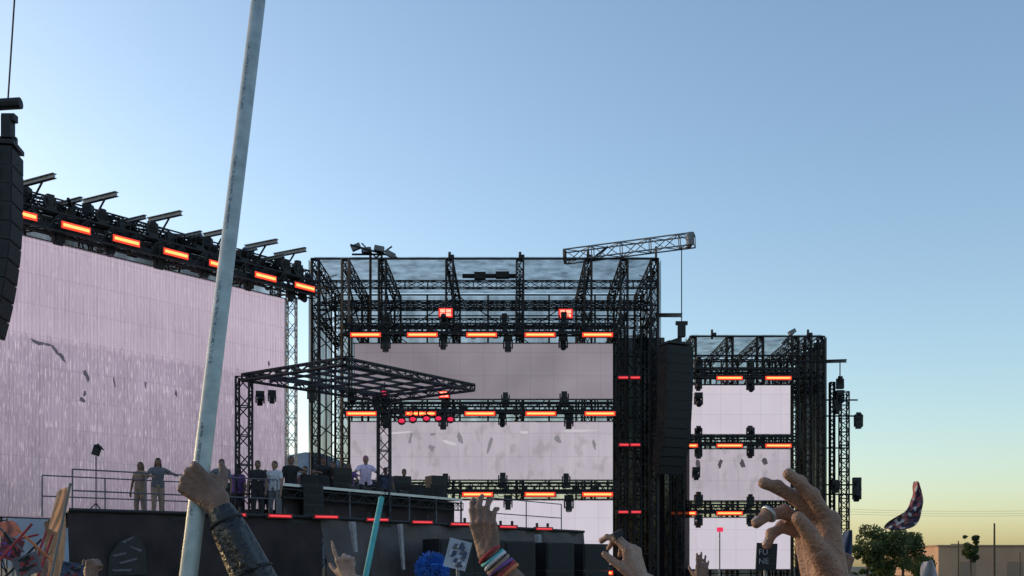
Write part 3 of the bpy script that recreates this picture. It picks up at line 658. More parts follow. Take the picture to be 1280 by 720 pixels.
for i,px in enumerate((560,600,640,690,735)):
    k=(px-640)/F; B=P1+n12*1.1; t=(k*B.y-B.x)/(Vd.x-k*Vd.y); p=B+Vd*t
    for j in range(3):
        e=thing("subwoofer",(p.x,p.y,j*0.93),"large black subwoofer cabinet stacked in front of the platform","speaker","subwoofer stacks",math.atan2(Vd.y,Vd.x)-0.35)
        b=MB(); b.box((0,0,0.46),(1.15,0.9,0.915)); part(e,b,"cabinet",M['black'],False)
        b=MB(); b.box((0,-0.465,0.46),(1.05,0.03,0.8)); part(e,b,"grille",M['grille'],False)
pale=mat("pale_cloth",(0.3,0.28,0.3),0.9)
for px,py0,py1,wpx in ((440,652,690,9),(500,655,712,7),(672,668,705,9)):
    k=(px-640)/F; B=P1+n12*0.6; t=(k*B.y-B.x)/(Vd.x-k*Vd.y); p=B+Vd*t; s=p.y/F
    b=MB(); 
    for i in range(8):
        z0=CAMH+(HY-py0)*s-(py1-py0)*s*i/8; z1=z0-(py1-py0)*s/8; x0=p.x+0.012*i; x1=p.x+.012*(i+1); ww=wpx*s*(1-0.05*i)/2
        b.poly([(x0-ww,p.y,z0),(x0,p.y-.05,z0),(x1,p.y-.05,z1),(x1-ww,p.y,z1)]); b.poly([(x0,p.y-.05,z0),(x0+ww,p.y,z0),(x1+ww,p.y,z1),(x1,p.y-.05,z1)])
    single("hanging_cloth",b,pale,(p.x,p.y,CAMH+(HY-py0)*s),"narrow pale cloth strip draped over the stage skirt","cloth","pale cloths draped on the stage")

# ------------------------------------------------------------------ people
def hand(mb,wrist,d,n,s,curls,k=1.0,spread=0.12,thumb=(0.7,0.6,0.25),tcurl=0.3,rs=1.0):
    wrist=V(wrist); d=V(d).normalized(); n=(V(n)-d*V(n).dot(d)).normalized(); s0=V(s); s=(s0-d*s0.dot(d)-n*s0.dot(n)).normalized()
    tips=[]
    offs=(0.030,0.010,-0.0105,-0.029); bl=(0.090,0.094,0.089,0.080)
    lens=((0.045,0.027,0.021),(0.050,0.031,0.022),(0.046,0.029,0.021),(0.036,0.021,0.018))
    rad=((0.0102,0.0090,0.0082,0.0070),(0.0104,0.0092,0.0083,0.0072),(0.0098,0.0087,0.0079,0.0068),(0.0086,0.0077,0.0070,0.0060))
    for i in range(4):
        b=wrist+(d*bl[i]+s*offs[i])*k
        mb.cap(wrist+(d*0.005+s*offs[i]*0.55)*k,b,0.0165*k*rs,0.0125*k*rs)
        mb.cap(wrist+(d*0.02+s*offs[i]*0.7+n*0.009)*k,b+(n*0.004-d*0.012)*k,0.013*k*rs,0.011*k*rs)
        mb.ell(b-n*0.003*k,(0.0128*k*rs,)*3)
        a=0; p=b; sp=(offs[i]/0.03)*spread
        c=curls[i]
        for j in range(3):
            a+=math.radians(c[j]); dr=(d*math.cos(a)+n*math.sin(a)+s*sp*max(0,math.cos(a))).normalized()
            q=p+dr*lens[i][j]*k; m_=p.lerp(q,0.5); rm_=(rad[i][j]+rad[i][j+1])*0.5*0.93
            mb.cap(p,m_,rad[i][j]*k*rs,rm_*k*rs); mb.cap(m_,q,rm_*k*rs,rad[i][j+1]*k*rs)
            if j<2: mb.ell(q-(n*math.cos(a)-d*math.sin(a))*0.001*k,(rad[i][j+1]*k*rs*1.12,)*3)
            up=(n*math.cos(a)-d*math.sin(a)); last=(p,q,dr,-up,rad[i][j+1]*k*rs)
            p=q
        tips.append(last)
    t0=wrist+(d*0.018+s*0.02+n*0.006)*k; td=(s*thumb[0]+d*thumb[1]+n*thumb[2]).normalized()
    t1=t0+td*0.042*k; mb.cap(t0,t1,0.0175*k*rs,0.0135*k*rs)
    mb.cap(t1,wrist+(d*0.07+s*0.022)*k,0.010*k,0.010*k)
    td2=(td*math.cos(tcurl)+(d*0.8+n*0.4).normalized()*math.sin(tcurl)).normalized(); t2=t1+td2*0.034*k; mb.cap(t1,t2,0.0118*k*rs,0.0105*k*rs)
    td3=(td2*math.cos(tcurl)+(d*0.7+n*0.5-s*0.2).normalized()*math.sin(tcurl)).normalized(); t3=t2+td3*0.026*k; mb.cap(t2,t3,0.0105*k*rs,0.0085*k*rs)
    return tips

def remeshed(mb,name,mats,parent,origin,voxel,smooth=3,label=None):
    o=bpy.data.objects.new(name,mb.mesh(name,mats,origin)); COL.objects.link(o)
    r=o.modifiers.new("r",'REMESH'); r.mode='VOXEL'; r.voxel_size=voxel; r.use_smooth_shade=True
    s=o.modifiers.new("s",'SMOOTH'); s.iterations=smooth; s.factor=0.5
    dg=bpy.context.evaluated_depsgraph_get(); ev=o.evaluated_get(dg); me=bpy.data.meshes.new_from_object(ev); 
    o.modifiers.clear(); old=o.data; o.data=me; bpy.data.meshes.remove(old); me.name=name
    me.polygons.foreach_set("use_smooth",[True]*len(me.polygons))
    if not me.materials: me.materials.append(mats if not isinstance(mats,list) else mats[0])
    if parent: o.parent=parent
    else: o.location=origin
    if label: o["label"]=label
    return o

REL=((12,18,10),(15,20,12),(18,24,14),(22,28,16))
FIST=((75,90,60),(78,92,60),(80,92,60),(82,92,60))
def ik(sh,wr,l1,l2,hint):
    d=wr-sh; L=min(d.length,(l1+l2)*0.995); dn=d.normalized(); a=(l1*l1-l2*l2+L*L)/(2*L); h=math.sqrt(max(0,l1*l1-a*a))
    hh=(V(hint)-dn*V(hint).dot(dn)).normalized(); return sh+dn*a+hh*h
def person(base,height,face,label,arms,skin,shirt,pants,hair,voxel=0.009,group="people at the concert",sleeve=0.5,hairlen=0,lean=0.0,name="person",handk=1.0,rs=1.0):
    k=height/1.75; base=V(base); R=Matrix.Rotation(face,3,'Z')
    def W(p): p=V(p); p=V((p.x,p.y-lean*max(0,p.z-0.95),p.z)); return base+R@(p*k)
    body=MB(); sk=MB(); pn=MB()
    hc=W((0,-0.005,1.635)); body.ell(hc,(0.073*k,0.09*k,0.108*k),R,16,12); body.ell(W((0,-0.035,1.575)),(0.052*k,0.055*k,0.05*k),R)
    body.cap(W((0,-0.09,1.645)),W((0,-0.108,1.615)),0.011*k,0.016*k)
    body.ell(W((0,-0.086,1.582)),(0.026*k,0.014*k,0.011*k),R)
    for s in (-1,1):
        body.ell(W((s*0.076,0.005,1.63)),(0.012*k,0.022*k,0.032*k),R)
        body.ell(W((s*0.03,-0.078,1.668)),(0.026*k,0.014*k,0.009*k),R)
    body.cap(W((0,0.012,1.44)),W((0,0.0,1.57)),0.058*k,0.054*k)
    for s in (-1,1):
        c=[(W((s*0.07,0,1.35)),0.10*k),(W((s*0.058,0,1.13)),0.092*k),(W((s*0.075,0.01,0.95)),0.105*k)]
        body.chain(c); sk.chain([(p,r+0.014*k) for p,r in c])
        c=[(W((s*0.03,0.01,1.44)),0.06*k),(W((s*0.17,0,1.41)),0.058*k)]; body.chain(c); sk.chain([(p,r+0.012*k) for p,r in c])
        st=0.03 if s>0 else -0.03
        c=[(W((s*0.085,0.01,0.93)),0.092*k),(W((s*0.105,-0.01+st,0.5)),0.058*k),(W((s*0.115,0.03+st,0.09)),0.042*k)]
        body.chain(c); pn.chain([(p,r+0.016*k) for p,r in c]); body.chain([(W((s*0.115,0.04+st,0.06)),0.04*k),(W((s*0.12,-0.13+st,0.035)),0.034*k)])
    pn.chain([(W((-0.07,0.01,0.96)),0.115*k),(W((0.07,0.01,0.96)),0.115*k)])
    tipsall=[]; wrists=[]
    for s,A in zip((-1,1),arms):
        sh=W((s*0.178,0,1.41))
        if A is None: A=dict(w=(s*0.26,-0.1,0.86),d=(0,-0.15,-1),n=(-s,0,0),s=(0,-1,0))
        conv=(lambda p:V(p)) if A.get('world') else W
        dconv=(lambda p:V(p)) if A.get('world') else (lambda p:R@V(p))
        wr=conv(A['w']); hint=dconv(A.get('hint',(s*0.8,0.3,-0.3)))
        mx=(0.29+0.265)*k
        l1,l2=0.29*k,0.265*k
        ext=max(1.0,(wr-sh).length/(mx*0.99)); l1*=ext; l2*=ext
        el=A['el'] if 'el' in A else ik(sh,wr,l1,l2,hint)
        el=V(el)
        mid=el.lerp(wr,0.3)
        body.chain([(sh,0.054*k),(sh.lerp(el,0.45),0.047*k),(el,0.037*k),(mid,0.041*k),(el.lerp(wr,0.75),0.030*k),(wr,0.0265*k)])
        m=sh.lerp(el,sleeve); sk.chain([(sh,0.07*k),(m,0.058*k)])
        dd=dconv(A['d']); nn=dconv(A['n']); ss=dconv(A['s'])
        dn=dd.normalized(); sn=(ss-dn*ss.dot(dn)).normalized()
        body.cap(wr-sn*0.009*k,wr+dn*0.02*k-sn*0.012*k,0.0235*k,0.02*k); body.cap(wr+sn*0.009*k,wr+dn*0.02*k+sn*0.012*k,0.0235*k,0.02*k)
        tips=hand(body,wr,dd,nn,ss,A.get('c',REL),k*handk,A.get('sp',0.12),A.get('th',(0.7,0.6,0.25)),A.get('tc',0.3),rs)
        tipsall.append(tips); wrists.append((wr,el,dn))
    e=remeshed(body,name,skin,None,base,voxel,2)
    e["label"]=label; e["category"]="person"; e["group"]=group
    remeshed(sk,"shirt",shirt,e,base,0.012,3)
    remeshed(pn,"trousers",pants,e,base,0.014,3)
    for s in (-1,1):
        sh_=MB(); st=0.03 if s>0 else -0.03
        sh_.chain([(W((s*0.115,0.05+st,0.055)),0.05*k),(W((s*0.12,-0.15+st,0.045)),0.043*k)])
        remeshed(sh_,"shoe",M['fblack'],e,base,0.012,2)
    h=MB(); h.ell(W((0,0.018,1.672)),(0.084*k,0.095*k,0.092*k),R,16,10); h.ell(W((0,0.04,1.62)),(0.082*k,0.075*k,0.09*k),R)
    if hairlen: 
        h.chain([(W((0,0.07,1.62)),0.075*k),(W((0,0.085,1.62-hairlen)),0.06*k)])
        for s in (-1,1): h.chain([(W((s*0.065,0.02,1.65)),0.03*k),(W((s*0.085,0.02,1.62-hairlen*0.8)),0.028*k)])
    remeshed(h,"hair",hair,e,base,0.011,1)
    for s in (-1,1): 
        b=MB(); b.ell(W((s*0.031,-0.084,1.645))-base,(0.012*k,0.008*k,0.009*k),R,8,6)
        o=bpy.data.objects.new("eye",b.mesh("eye",M['hairD'])); COL.objects.link(o); o.parent=e
    return e,tipsall,wrists

def stage_person(px,d,zb,h,**kw):
    return person((gx(px,d),d,zb),h,**kw)
FWD=lambda s,z=1.1,x=0.2: dict(w=(s*x,-0.38,z),d=(0,-1,-0.1),n=(0,0,-1),s=(-s,0,0))
GP="performers and crew on the platform"
stage_person(197,27.6,ZD-0.0,1.62,face=0.5,label="person in dark top leaning on the railing",arms=[FWD(-1,1.2),FWD(1,1.25,0.45)],skin=M['skinB'],shirt=M['fgrey'],pants=M['ftan'],hair=M['hairD'],group=GP,hairlen=0.2,lean=0.12)
stage_person(175,28.6,ZD,1.62,face=-0.4,label="person in tan top standing behind the railing",arms=[None,FWD(1,1.2,.4)],skin=M['skinB'],shirt=M['ftan'],pants=M['ftan'],hair=M['hairB'],group=GP,hairlen=0.15)
stage_person(277,28.8,ZD,1.72,face=0.2,label="person in grey shirt standing on the platform",arms=[FWD(-1,1.3),None],skin=M['skinB'],shirt=M['fgrey'],pants=M['fblack'],hair=M['hairD'],group=GP)
stage_person(297,30.2,ZD,1.68,face=-0.2,label="person in purple shirt with arm raised to the face",arms=[FWD(-1,1.45),None],skin=M['skinB'],shirt=M['fpurple'],pants=M['fblack'],hair=M['hairD'],group=GP,hairlen=0.1)
stage_person(322,29.6,ZD,1.76,face=0.0,label="person in black shirt standing beside the canopy column",arms=[None,None],skin=M['skinB'],shirt=M['fblack'],pants=M['fblack'],hair=M['hairD'],group=GP)
stage_person(332,32.0,ZD,1.72,face=0.4,label="person in dark shirt half hidden behind others",arms=[None,FWD(1,1.2)],skin=M['skinB'],shirt=M['fjean'],pants=M['fblack'],hair=M['hairD'],group=GP)
stage_person(343,29.9,ZD,1.78,face=-0.3,label="person in white shirt standing on the platform",arms=[FWD(-1,1.2),None],skin=M['skinA'],shirt=M['fwhite'],pants=M['fgrey'],hair=M['hairB'],group=GP)
stage_person(364,31.2,ZD+0.2,1.85,face=0.3,label="person in dark jacket beside the dj table",arms=[None,FWD(1,1.3)],skin=M['skinB'],shirt=M['fblack'],pants=M['fjean'],hair=M['hairD'],group=GP,sleeve=0.95)
stage_person(381,33.2,ZD+0.2,1.75,face=-0.3,label="person in red top behind the dj table",arms=[None,FWD(1)],skin=M['skinA'],shirt=M['fred'],pants=M['fblack'],hair=M['hairD'],group=GP)
def tpx(px,o):
    k=(px-640)/F; B=T0p+pv*o; return (k*B.y-B.x)/(Vd.x-k*Vd.y)
for px,h,fc,lab,arms,sk_,shm,hr,ln in ((404,1.84,0.4,"person in black behind the dj table",[FWD(-1,1.25),FWD(1)],'skinB','fblack','hairD',0.05),
     (418,1.72,-0.3,"person in grey shirt crouching over the dj table",[FWD(-1),FWD(1)],'skinA','fgrey','hairB',0.15),
     (457,2.05,0.25,"performer in lilac shirt coloured as if lit pink standing at the dj table",[FWD(-1,1.15,.25),FWD(1,1.1,.3)],'skinC','flilac_lit','hairP',0.08),  # pink stage light on the performer is put into the bright lilac shirt
     (436,1.72,0.1,"person in purple top behind the dj table",[None,FWD(1)],'skinB','fpurple','hairD',0.0),
     (482,1.74,0.3,"person in dark shirt beside the performer",[None,None],'skinB','fjean','hairD',0.0),
     (505,1.76,-0.2,"person in black standing at the dj table",[None,FWD(1)],'skinB','fblack','hairD',0.0)):
    q=tp(tpx(px,1.5),1.5,ZD+0.44); person(q,h,fc,lab,arms,M[sk_],M[shm],M['fblack'],M[hr],group=GP,lean=ln)

GC="raised arms in the crowd"
d=1.6; wr=at(1036,734,d)
bigc=((32,10,8),(42,14,10),(56,34,22),(64,46,30))
nn=V((-0.86,-0.32,0.0)); ss=V((-0.32,-0.9,0.0))
pe,tips,wri=person((wr.x+0.16,wr.y-0.05,0),1.93,math.pi,"person with bare arm raised and two fingers stretched out",
   [dict(world=True,w=wr,d=(-0.20,0.05,1),n=nn,s=ss,c=bigc,sp=0.16,th=(0.35,0.8,0.55),tc=0.35,hint=(0.6,0,-0.4)),None],
   M['skinA'],M['fgrey'],M['fjean'],M['hairB'],voxel=0.003,group=GC,handk=1.0,rs=1.16)
for (p,q,dr,up,r) in tips[0]:
    b=MB(); c=q-dr*r*0.3+up*r*0.72; sd_=dr.cross(up).normalized(); R=Matrix((dr,sd_,up)).transposed(); b.ell(c,(r*0.95,r*0.72,r*0.28),R,10,6)
    part(pe,b,"fingernail",M['nail'],smooth=True)
(p,q,dr,up,r)=tips[0][2]
def torus(b,c,ax,R_,r_,n=24,m=8,mi=0):
    ax=V(ax).normalized(); u=ax.orthogonal().normalized(); w_=ax.cross(u); i0=len(b.v)
    for i in range(n):
        t=2*math.pi*i/n; e_=u*math.cos(t)+w_*math.sin(t)
        for j in range(m):
            s=2*math.pi*j/m; b.v.append(V(c)+e_*(R_+r_*math.cos(s))+ax*r_*math.sin(s))
    for i in range(n):
        for j in range(m):
            b.f.append((i0+i*m+j,i0+((i+1)%n)*m+j,i0+((i+1)%n)*m+(j+1)%m,i0+i*m+(j+1)%m)); b.mi.append(mi)
b=MB(); torus(b,p-dr*0.004,dr,0.0118,0.003); part(pe,b,"ring",M['chrome'],smooth=True)

d=3.0; wr=at(611,692,d)
pe,tips,wri=person((wr.x+0.12,wr.y+0.0,0),1.9,math.pi,"person with raised hand and stacked festival bracelets",
   [dict(world=True,w=wr,d=(-0.18,0.05,1),n=(0.35,0.92,0.1),s=(-0.92,0.35,0),c=((14,22,14),(18,26,16),(22,28,18),(26,32,20)),sp=0.07,th=(0.35,0.95,0.35),tc=0.2,hint=(0.5,0,-0.4)),None],
   M['skinB'],M['fred'],M['fblack'],M['hairD'],voxel=0.0035,group=GC,rs=1.08,handk=0.92)
wr_,el_,dn_=wri[0]; ax=(wr_-el_).normalized()
cols=['fred','teal','fwhite','ftan','fpurple','fred','forange']
for i,cn in enumerate(cols):
    b=MB(); torus(b,wr_-ax*(0.004+0.0125*i),ax+V((0.1*math.sin(i*2),0.1*math.cos(i*3),0)),0.034+0.001*i,0.006); part(pe,b,"bracelet",M[cn],smooth=True)
d=3.2; wr=at(800,724,d)
pe,tips,wri=person((wr.x+0.12,wr.y,0),1.88,math.pi,"person raising a hand with a dark phone",
   [dict(world=True,w=wr,d=(-0.3,0.05,1),n=(-0.8,0.5,0.2),s=(-0.4,-0.9,0),c=((25,40,30),(32,45,30),(40,50,34),(50,55,36)),th=(0.5,0.8,0.5),tc=0.3,hint=(0.5,0,-0.4)),None],
   M['skinC'],M['fblue'],M['fblack'],M['hairB'],voxel=0.004,group=GC,rs=1.1)
for (px,py,dd,lab,cc,sk_,dirx,hh) in ((436,724,5.0,"person raising a hand with a pointing finger",((5,8,5),(70,85,60),(78,90,60),(80,90,60)),'skinC',-0.25,1.92),
     (1050,722,4.5,"person with raised fist in the crowd",FIST,'skinB',0.2,1.92),
     (876,727,7.0,"person with raised hand in the crowd",REL,'skinB',0.1,1.92),
     (52,722,6.0,"person with raised hand among the totems",REL,'skinB',-0.1,1.9),
     (112,724,6.0,"person with raised hand near the platform",FIST,'skinB',0.2,1.9)):
    wr=at(px,py,dd)
    person((wr.x+0.13,wr.y,0),hh,math.pi,lab,[dict(world=True,w=wr,d=(dirx,0.05,1),n=(0.2,1,0),s=(-1,0.2,0),c=cc,hint=(0.5,0,-0.4)),None],M[sk_],M[random.choice(['fblack','fgreen','fred','fwhite'])],M['fjean'],M['hairD'],voxel=0.006,group=GC)

# --- pvc pole
pb0=at(236,716,2.40); pt0=at(323,0,3.10); pd=(pt0-pb0).normalized(); p_lo=pb0-pd*1.1; p_hi=pb0+pd*2.15
m=bpy.data.materials.new("white_pvc_printed"); m.use_nodes=True; ntp=m.node_tree; B_=ntp.nodes["Principled BSDF"]; B_.inputs["Roughness"].default_value=0.45
B_.inputs["Subsurface Weight"].default_value=0.2; B_.inputs["Subsurface Radius"].default_value=(0.01,0.01,0.01)
tc=ntp.nodes.new("ShaderNodeTexCoord"); sp_=ntp.nodes.new("ShaderNodeSeparateXYZ"); ntp.links.new(tc.outputs["Object"],sp_.inputs[0])
def mth(op,a,bv=None,cv=None):
    x=ntp.nodes.new("ShaderNodeMath"); x.operation=op
    for i,v in enumerate((a,bv,cv)):
        if v is None: continue
        if isinstance(v,(int,float)): x.inputs[i].default_value=v
        else: ntp.links.new(v,x.inputs[i])
    return x.outputs[0]
ang=mth('ARCTAN2',sp_.outputs[1],sp_.outputs[0])
band=mth('LESS_THAN',mth('ABSOLUTE',mth('SUBTRACT',ang,1.35)),0.2)
mpn=ntp.nodes.new("ShaderNodeMapping"); mpn.inputs["Scale"].default_value=(150,150,130); ntp.links.new(tc.outputs["Object"],mpn.inputs[0])
nzp=ntp.nodes.new("ShaderNodeTexNoise"); nzp.inputs["Scale"].default_value=1; nzp.inputs["Detail"].default_value=1; ntp.links.new(mpn.outputs[0],nzp.inputs["Vector"])
tick=mth('GREATER_THAN',nzp.outputs["Fac"],0.48)
grp=mth('GREATER_THAN',mth('SINE',mth('MULTIPLY',sp_.outputs[2],15.0)),-0.3)
msk=mth('MULTIPLY',mth('MULTIPLY',band,tick),grp); msk=mth('MULTIPLY',msk,0.7)
nz0=ntp.nodes.new("ShaderNodeTexNoise"); nz0.inputs["Scale"].default_value=30; nz0.inputs["Detail"].default_value=6; ntp.links.new(tc.outputs["Object"],nz0.inputs["Vector"])
rp0=ntp.nodes.new("ShaderNodeValToRGB"); rp0.color_ramp.elements[0].position=0.3; rp0.color_ramp.elements[1].position=0.7; rp0.color_ramp.elements[0].color=(0.30,0.33,0.32,1); rp0.color_ramp.elements[1].color=(0.46,0.49,0.47,1); ntp.links.new(nz0.outputs["Fac"],rp0.inputs[0])
mxp=ntp.nodes.new("ShaderNodeMix"); mxp.data_type='RGBA'; ntp.links.new(msk,mxp.inputs[0]); ntp.links.new(rp0.outputs[0],mxp.inputs[6]); mxp.inputs[7].default_value=(0.05,0.05,0.07,1); ntp.links.new(mxp.outputs[2],B_.inputs["Base Color"])
Lp=(p_hi-p_lo).length; b=MB(); n=28; rO,rI=0.0208,0.0175
for (r1,z) in ((rO,0),(rO,Lp),(rI,Lp),(rI,0)):
    for i in range(n): t=2*math.pi*i/n; b.v.append(V((r1*math.cos(t),r1*math.sin(t),z)))
for k in range(4):
    for i in range(n): b.f.append((k*n+i,k*n+(i+1)%n,((k+1)%4)*n+(i+1)%n,((k+1)%4)*n+i)); b.mi.append(0)
pole=single("pvc_pipe",b,m,p_lo,"long white printed plastic pipe held upright by a fan","pole",smooth=False,world=False)
for i,p_ in enumerate(pole.data.polygons): p_.use_smooth=(i<n) or (2*n<=i<3*n)
pole.rotation_euler=pd.to_track_quat('Z','Y').to_euler()
pc_=at(249,612,2.505); tt=(pc_-pb0).dot(pd); pc_=pb0+pd*tt
hd=V((-0.72,0.0,0.62)).normalized(); hn=V((0.0,1,-0.1))
wr=pc_-hd*0.062+V((0.004,-0.038,0)) 
pe,tips,wri=person((wr.x+0.22,wr.y-0.02,0),1.88,math.pi,"person gripping the white pipe, black sleeve on forearm",
   [dict(world=True,w=wr,d=hd,n=hn,s=(0.5,0.1,0.85),c=((66,72,50),(70,74,52),(74,74,52),(78,74,52)),sp=0.0,th=(0.75,0.35,0.75),tc=0.5,el=(wr.x+0.13,wr.y-0.02,wr.z-0.255)),None],
   M['skinB'],M['fblack'],M['fblack'],M['hairD'],voxel=0.0035,group=GC,handk=0.92)
wr_,el_,dn_=wri[0]; ax=(el_-wr_).normalized()
b=MB(); b.chain([(wr_+ax*0.035,0.034),(wr_+ax*0.08,0.043),(wr_+ax*0.2,0.051),(el_,0.055)])
b.chain([(wr_+ax*0.09+V((0.012,-0.03,0)),0.024),(wr_+ax*0.17+V((0.014,-0.034,0)),0.026)])
remeshed(b,"sleeve",mat("black_glossy_sleeve",(0.013,0.013,0.016),0.38,0,0.4,14,0.8),pe,pe.location,0.004,1,label="black wrapped forearm sleeve")
for i,o_ in enumerate((0.055,0.19)):
    b=MB(); torus(b,wr_+ax*o_,ax,0.038+0.012*i,0.004); part(pe,b,"strap",M['grille'],smooth=True)
e=thing("phone",at(772,668,3.17),"dark smartphone held up in a raised hand","phone")
b=MB(); R=Matrix.Rotation(-0.5,3,'Y'); b.box(at(772,668,3.17),(0.03,0.075,0.02),R); part(e,b,"body",M['black'])
b=MB(); b.box(at(772,664.5,3.17),(0.026,0.068,0.004),R); part(e,b,"glass",M['lens'])

# --- props above the crowd
b=MB(); b.strut(at(452,745,5.0),at(477,622,5.2),0.014,12); single("foam_stick",b,M['teal'],at(452,745,5.0),"teal foam stick waved above the crowd","stick")
def fluffy(px,py,d,r,n_,mt,label):
    c=at(px,py,d); b=MB(); rnd=random.Random(4); b.ell(c,(r*0.8,r*0.8,r*0.7))
    for i in range(n_):
        v=V((rnd.gauss(0,1),rnd.gauss(0,1),rnd.gauss(0,1)+0.3)).normalized(); b.strut(c+v*r*0.6,c+v*r*rnd.uniform(0.95,1.3)+V((0,0,-r*0.15)),r*0.07,3,0.001,cap=False)
    o=single("furry_hat",b,mt,c,label,"hat"); return o
fluffy(540,709,5.5,0.08,900,mat("blue_fur",(0.03,0.14,0.5),0.9,0,0.4,20),"bright blue furry hat worn in the crowd")
wrp=at(540,712,5.5); person((wrp.x,wrp.y+0.0,0),1.93,math.pi,"person wearing a furry blue hat",[None,None],M['skinA'],M['fblue'],M['fjean'],M['hairD'],voxel=0.012,group="people at the concert")
def totem(px,py,d,w_,h_,base_mat,label,deco,rot=0.0,text=None):
    c=at(px,py,d); e=thing("totem_sign",c,label,"sign","totem signs held above the crowd")
    R=Matrix.Rotation(rot,3,'Y')
    b=MB(); b.box(c,(w_,0.012,h_),R); part(e,b,"board",base_mat)
    b=MB(); b.strut(c+V((0,0.02,0)),V((c.x,c.y+0.02,1.2)),0.008,8); part(e,b,"stick",M['steel'])
    rnd=random.Random(int(px))
    for i,mt in enumerate(deco):
        for j in range(7):
            b=MB(); x=rnd.uniform(-.35,.35)*w_; z=rnd.uniform(-.38,.38)*h_; ww=rnd.uniform(.04,.15)*w_; hh=rnd.uniform(.03,.11)*h_
            y=-0.008-0.002*i-0.0002*j
            b.poly([c+R@V((x-ww,y,z-hh)),c+R@V((x+ww*.7,y,z-hh*1.2)),c+R@V((x+ww,y,z+hh)),c+R@V((x-ww*.4,y,z+hh*.8))]); part(e,b,"graphic",mt)
    if text:
        for j,line in enumerate(text):
            cu=bpy.data.curves.new("lettering",'FONT'); cu.body=line; cu.size=h_*0.30; cu.extrude=0.001; cu.align_x='LEFT'
            t=bpy.data.objects.new("lettering",cu); COL.objects.link(t); dg=bpy.context.evaluated_depsgraph_get(); me=bpy.data.meshes.new_from_object(t.evaluated_get(dg)); bpy.data.objects.remove(t)
            me.materials.append(pale); o=bpy.data.objects.new("lettering",me); COL.objects.link(o); o.parent=e; o.rotation_euler=(math.pi/2,0,0); o.location=(-w_*0.42,-0.012,h_*(0.08-0.34*j))
    return e
totem(572,693,4.6,0.10,0.13,mat("card_blue_grey",(0.36,0.38,0.46),0.8),"white and blue card totem held on a stick",[M['fblue'],M['fwhite'],M['fgrey'],M['fjean']],0.25)
totem(958,696,4.6,0.09,0.12,M['fblack'],"black sign with white letters on a stick",[],0.05,text=["FU","NE"])
totem(900,662,12,0.07,0.05,M['pink'],"tiny magenta glowing topper on a thin stick",[])
totem(14,686,5.5,0.11,0.12,mat("card_maroon",(0.16,0.03,0.04),0.8),"red and dark patterned totem sign",[M['fgrey'],M['fblack'],M['fpurple'],M['fred']],0.3)
totem(34,706,4.6,0.11,0.09,M['fgrey'],"grey and red patterned totem sign",[M['fred'],M['fblack'],M['fblack']],-0.3)
totem(90,714,5.0,0.10,0.08,M['fjean'],"dark patterned totem sign",[M['fred'],M['fgrey'],M['fblack']],0.2)
for i,(a,c_) in enumerate((((0,700),(40,655)),((5,665),(36,715)),((20,660),(70,705)),((48,720),(66,668)),((-5,655),(30,690)),((40,716),(58,664)),((8,720),(52,674)),((60,720),(74,680)),((0,680),(48,668)))):
    b=MB(); b.strut(at(*a,4.8+0.1*i),at(*c_,4.9+0.1*i),0.006,10); single("foam_stick",b,M[('fred','fblack','forange','fred','fgrey')[i%5]],at(*a,4.8+0.1*i),"coloured foam stick waved above the crowd","stick","foam sticks in the crowd")
def cloth_strip(name,pts,d,mt,label,fold=0.02,cat="flag",nw=6):
    b=MB(); rows=[]
    for i,(xl,yl,xr,yr) in enumerate(pts):
        row=[]
        for j in range(nw+1):
            t=j/nw; p=at(xl+(xr-xl)*t,yl+(yr-yl)*t,d); p.y+=fold*math.sin(j*2.1+i*0.9)+fold*0.6*math.cos(i*1.7+j); row.append(p)
        rows.append(row)
    for i in range(len(rows)-1):
        for j in range(nw): b.poly([rows[i][j],rows[i+1][j],rows[i+1][j+1],rows[i][j+1]])
    o=single(name,b,mt,rows[0][0],label,cat,smooth=True)
    bm=bmesh.new(); bm.from_mesh(o.data); bmesh.ops.remove_doubles(bm,verts=bm.verts,dist=0.0005); bm.to_mesh(o.data); bm.free()
    o.data.polygons.foreach_set("use_smooth",[True]*len(o.data.polygons))
    s=o.modifiers.new("s",'SUBSURF'); s.levels=2; s.render_levels=2
    return o
def translucent(name,c,c2):
    m=mat(name,c,0.9,0,0.2,10,0.2,color2=c2); q=m.node_tree; o=q.nodes["Material Output"]; bsdf=q.nodes["Principled BSDF"]; t=q.nodes.new("ShaderNodeBsdfTranslucent"); t.inputs[0].default_value=(*c,1)
    mx=q.nodes.new("ShaderNodeMixShader"); mx.inputs[0].default_value=0.5; q.links.new(bsdf.outputs[0],mx.inputs[1]); q.links.new(t.outputs[0],mx.inputs[2]); q.links.new(mx.outputs[0],o.inputs[0]); return m
peach=translucent("peach_flag",(0.55,0.33,0.21),(0.6,0.38,0.26))
cloth_strip("flag",[(70,614,87,608),(68,628,86,622),(64,641,82,638),(62,652,77,654),(60,660,72,666)],4.5,peach,"small tan cloth flag fluttering above the crowd",0.012)
cloth_strip("flag",[(-10,655,16,650),(-12,662,22,658),(-12,668,26,664),(-10,672,20,671)],6.0,translucent("orange_lit_flag",(0.3,0.13,0.11),(0.2,0.1,0.11)),"fabric coloured as if lit orange waving over the crowd",0.02)  # orange light on this fabric is put into its colour
b=MB(); b.strut(at(88,604,4.5),at(62,730,4.5),0.006,8); single("flag_pole",b,M['steel'],at(62,730,4.5),"thin flag stick held above the crowd","pole")
pm=bpy.data.materials.new("patterned_cloth"); pm.use_nodes=True; q=pm.node_tree; bb=q.nodes["Principled BSDF"]; bb.inputs["Roughness"].default_value=0.8
tc=q.nodes.new("ShaderNodeTexCoord"); vo=q.nodes.new("ShaderNodeTexVoronoi"); vo.inputs["Scale"].default_value=38; q.links.new(tc.outputs["Object"],vo.inputs["Vector"])
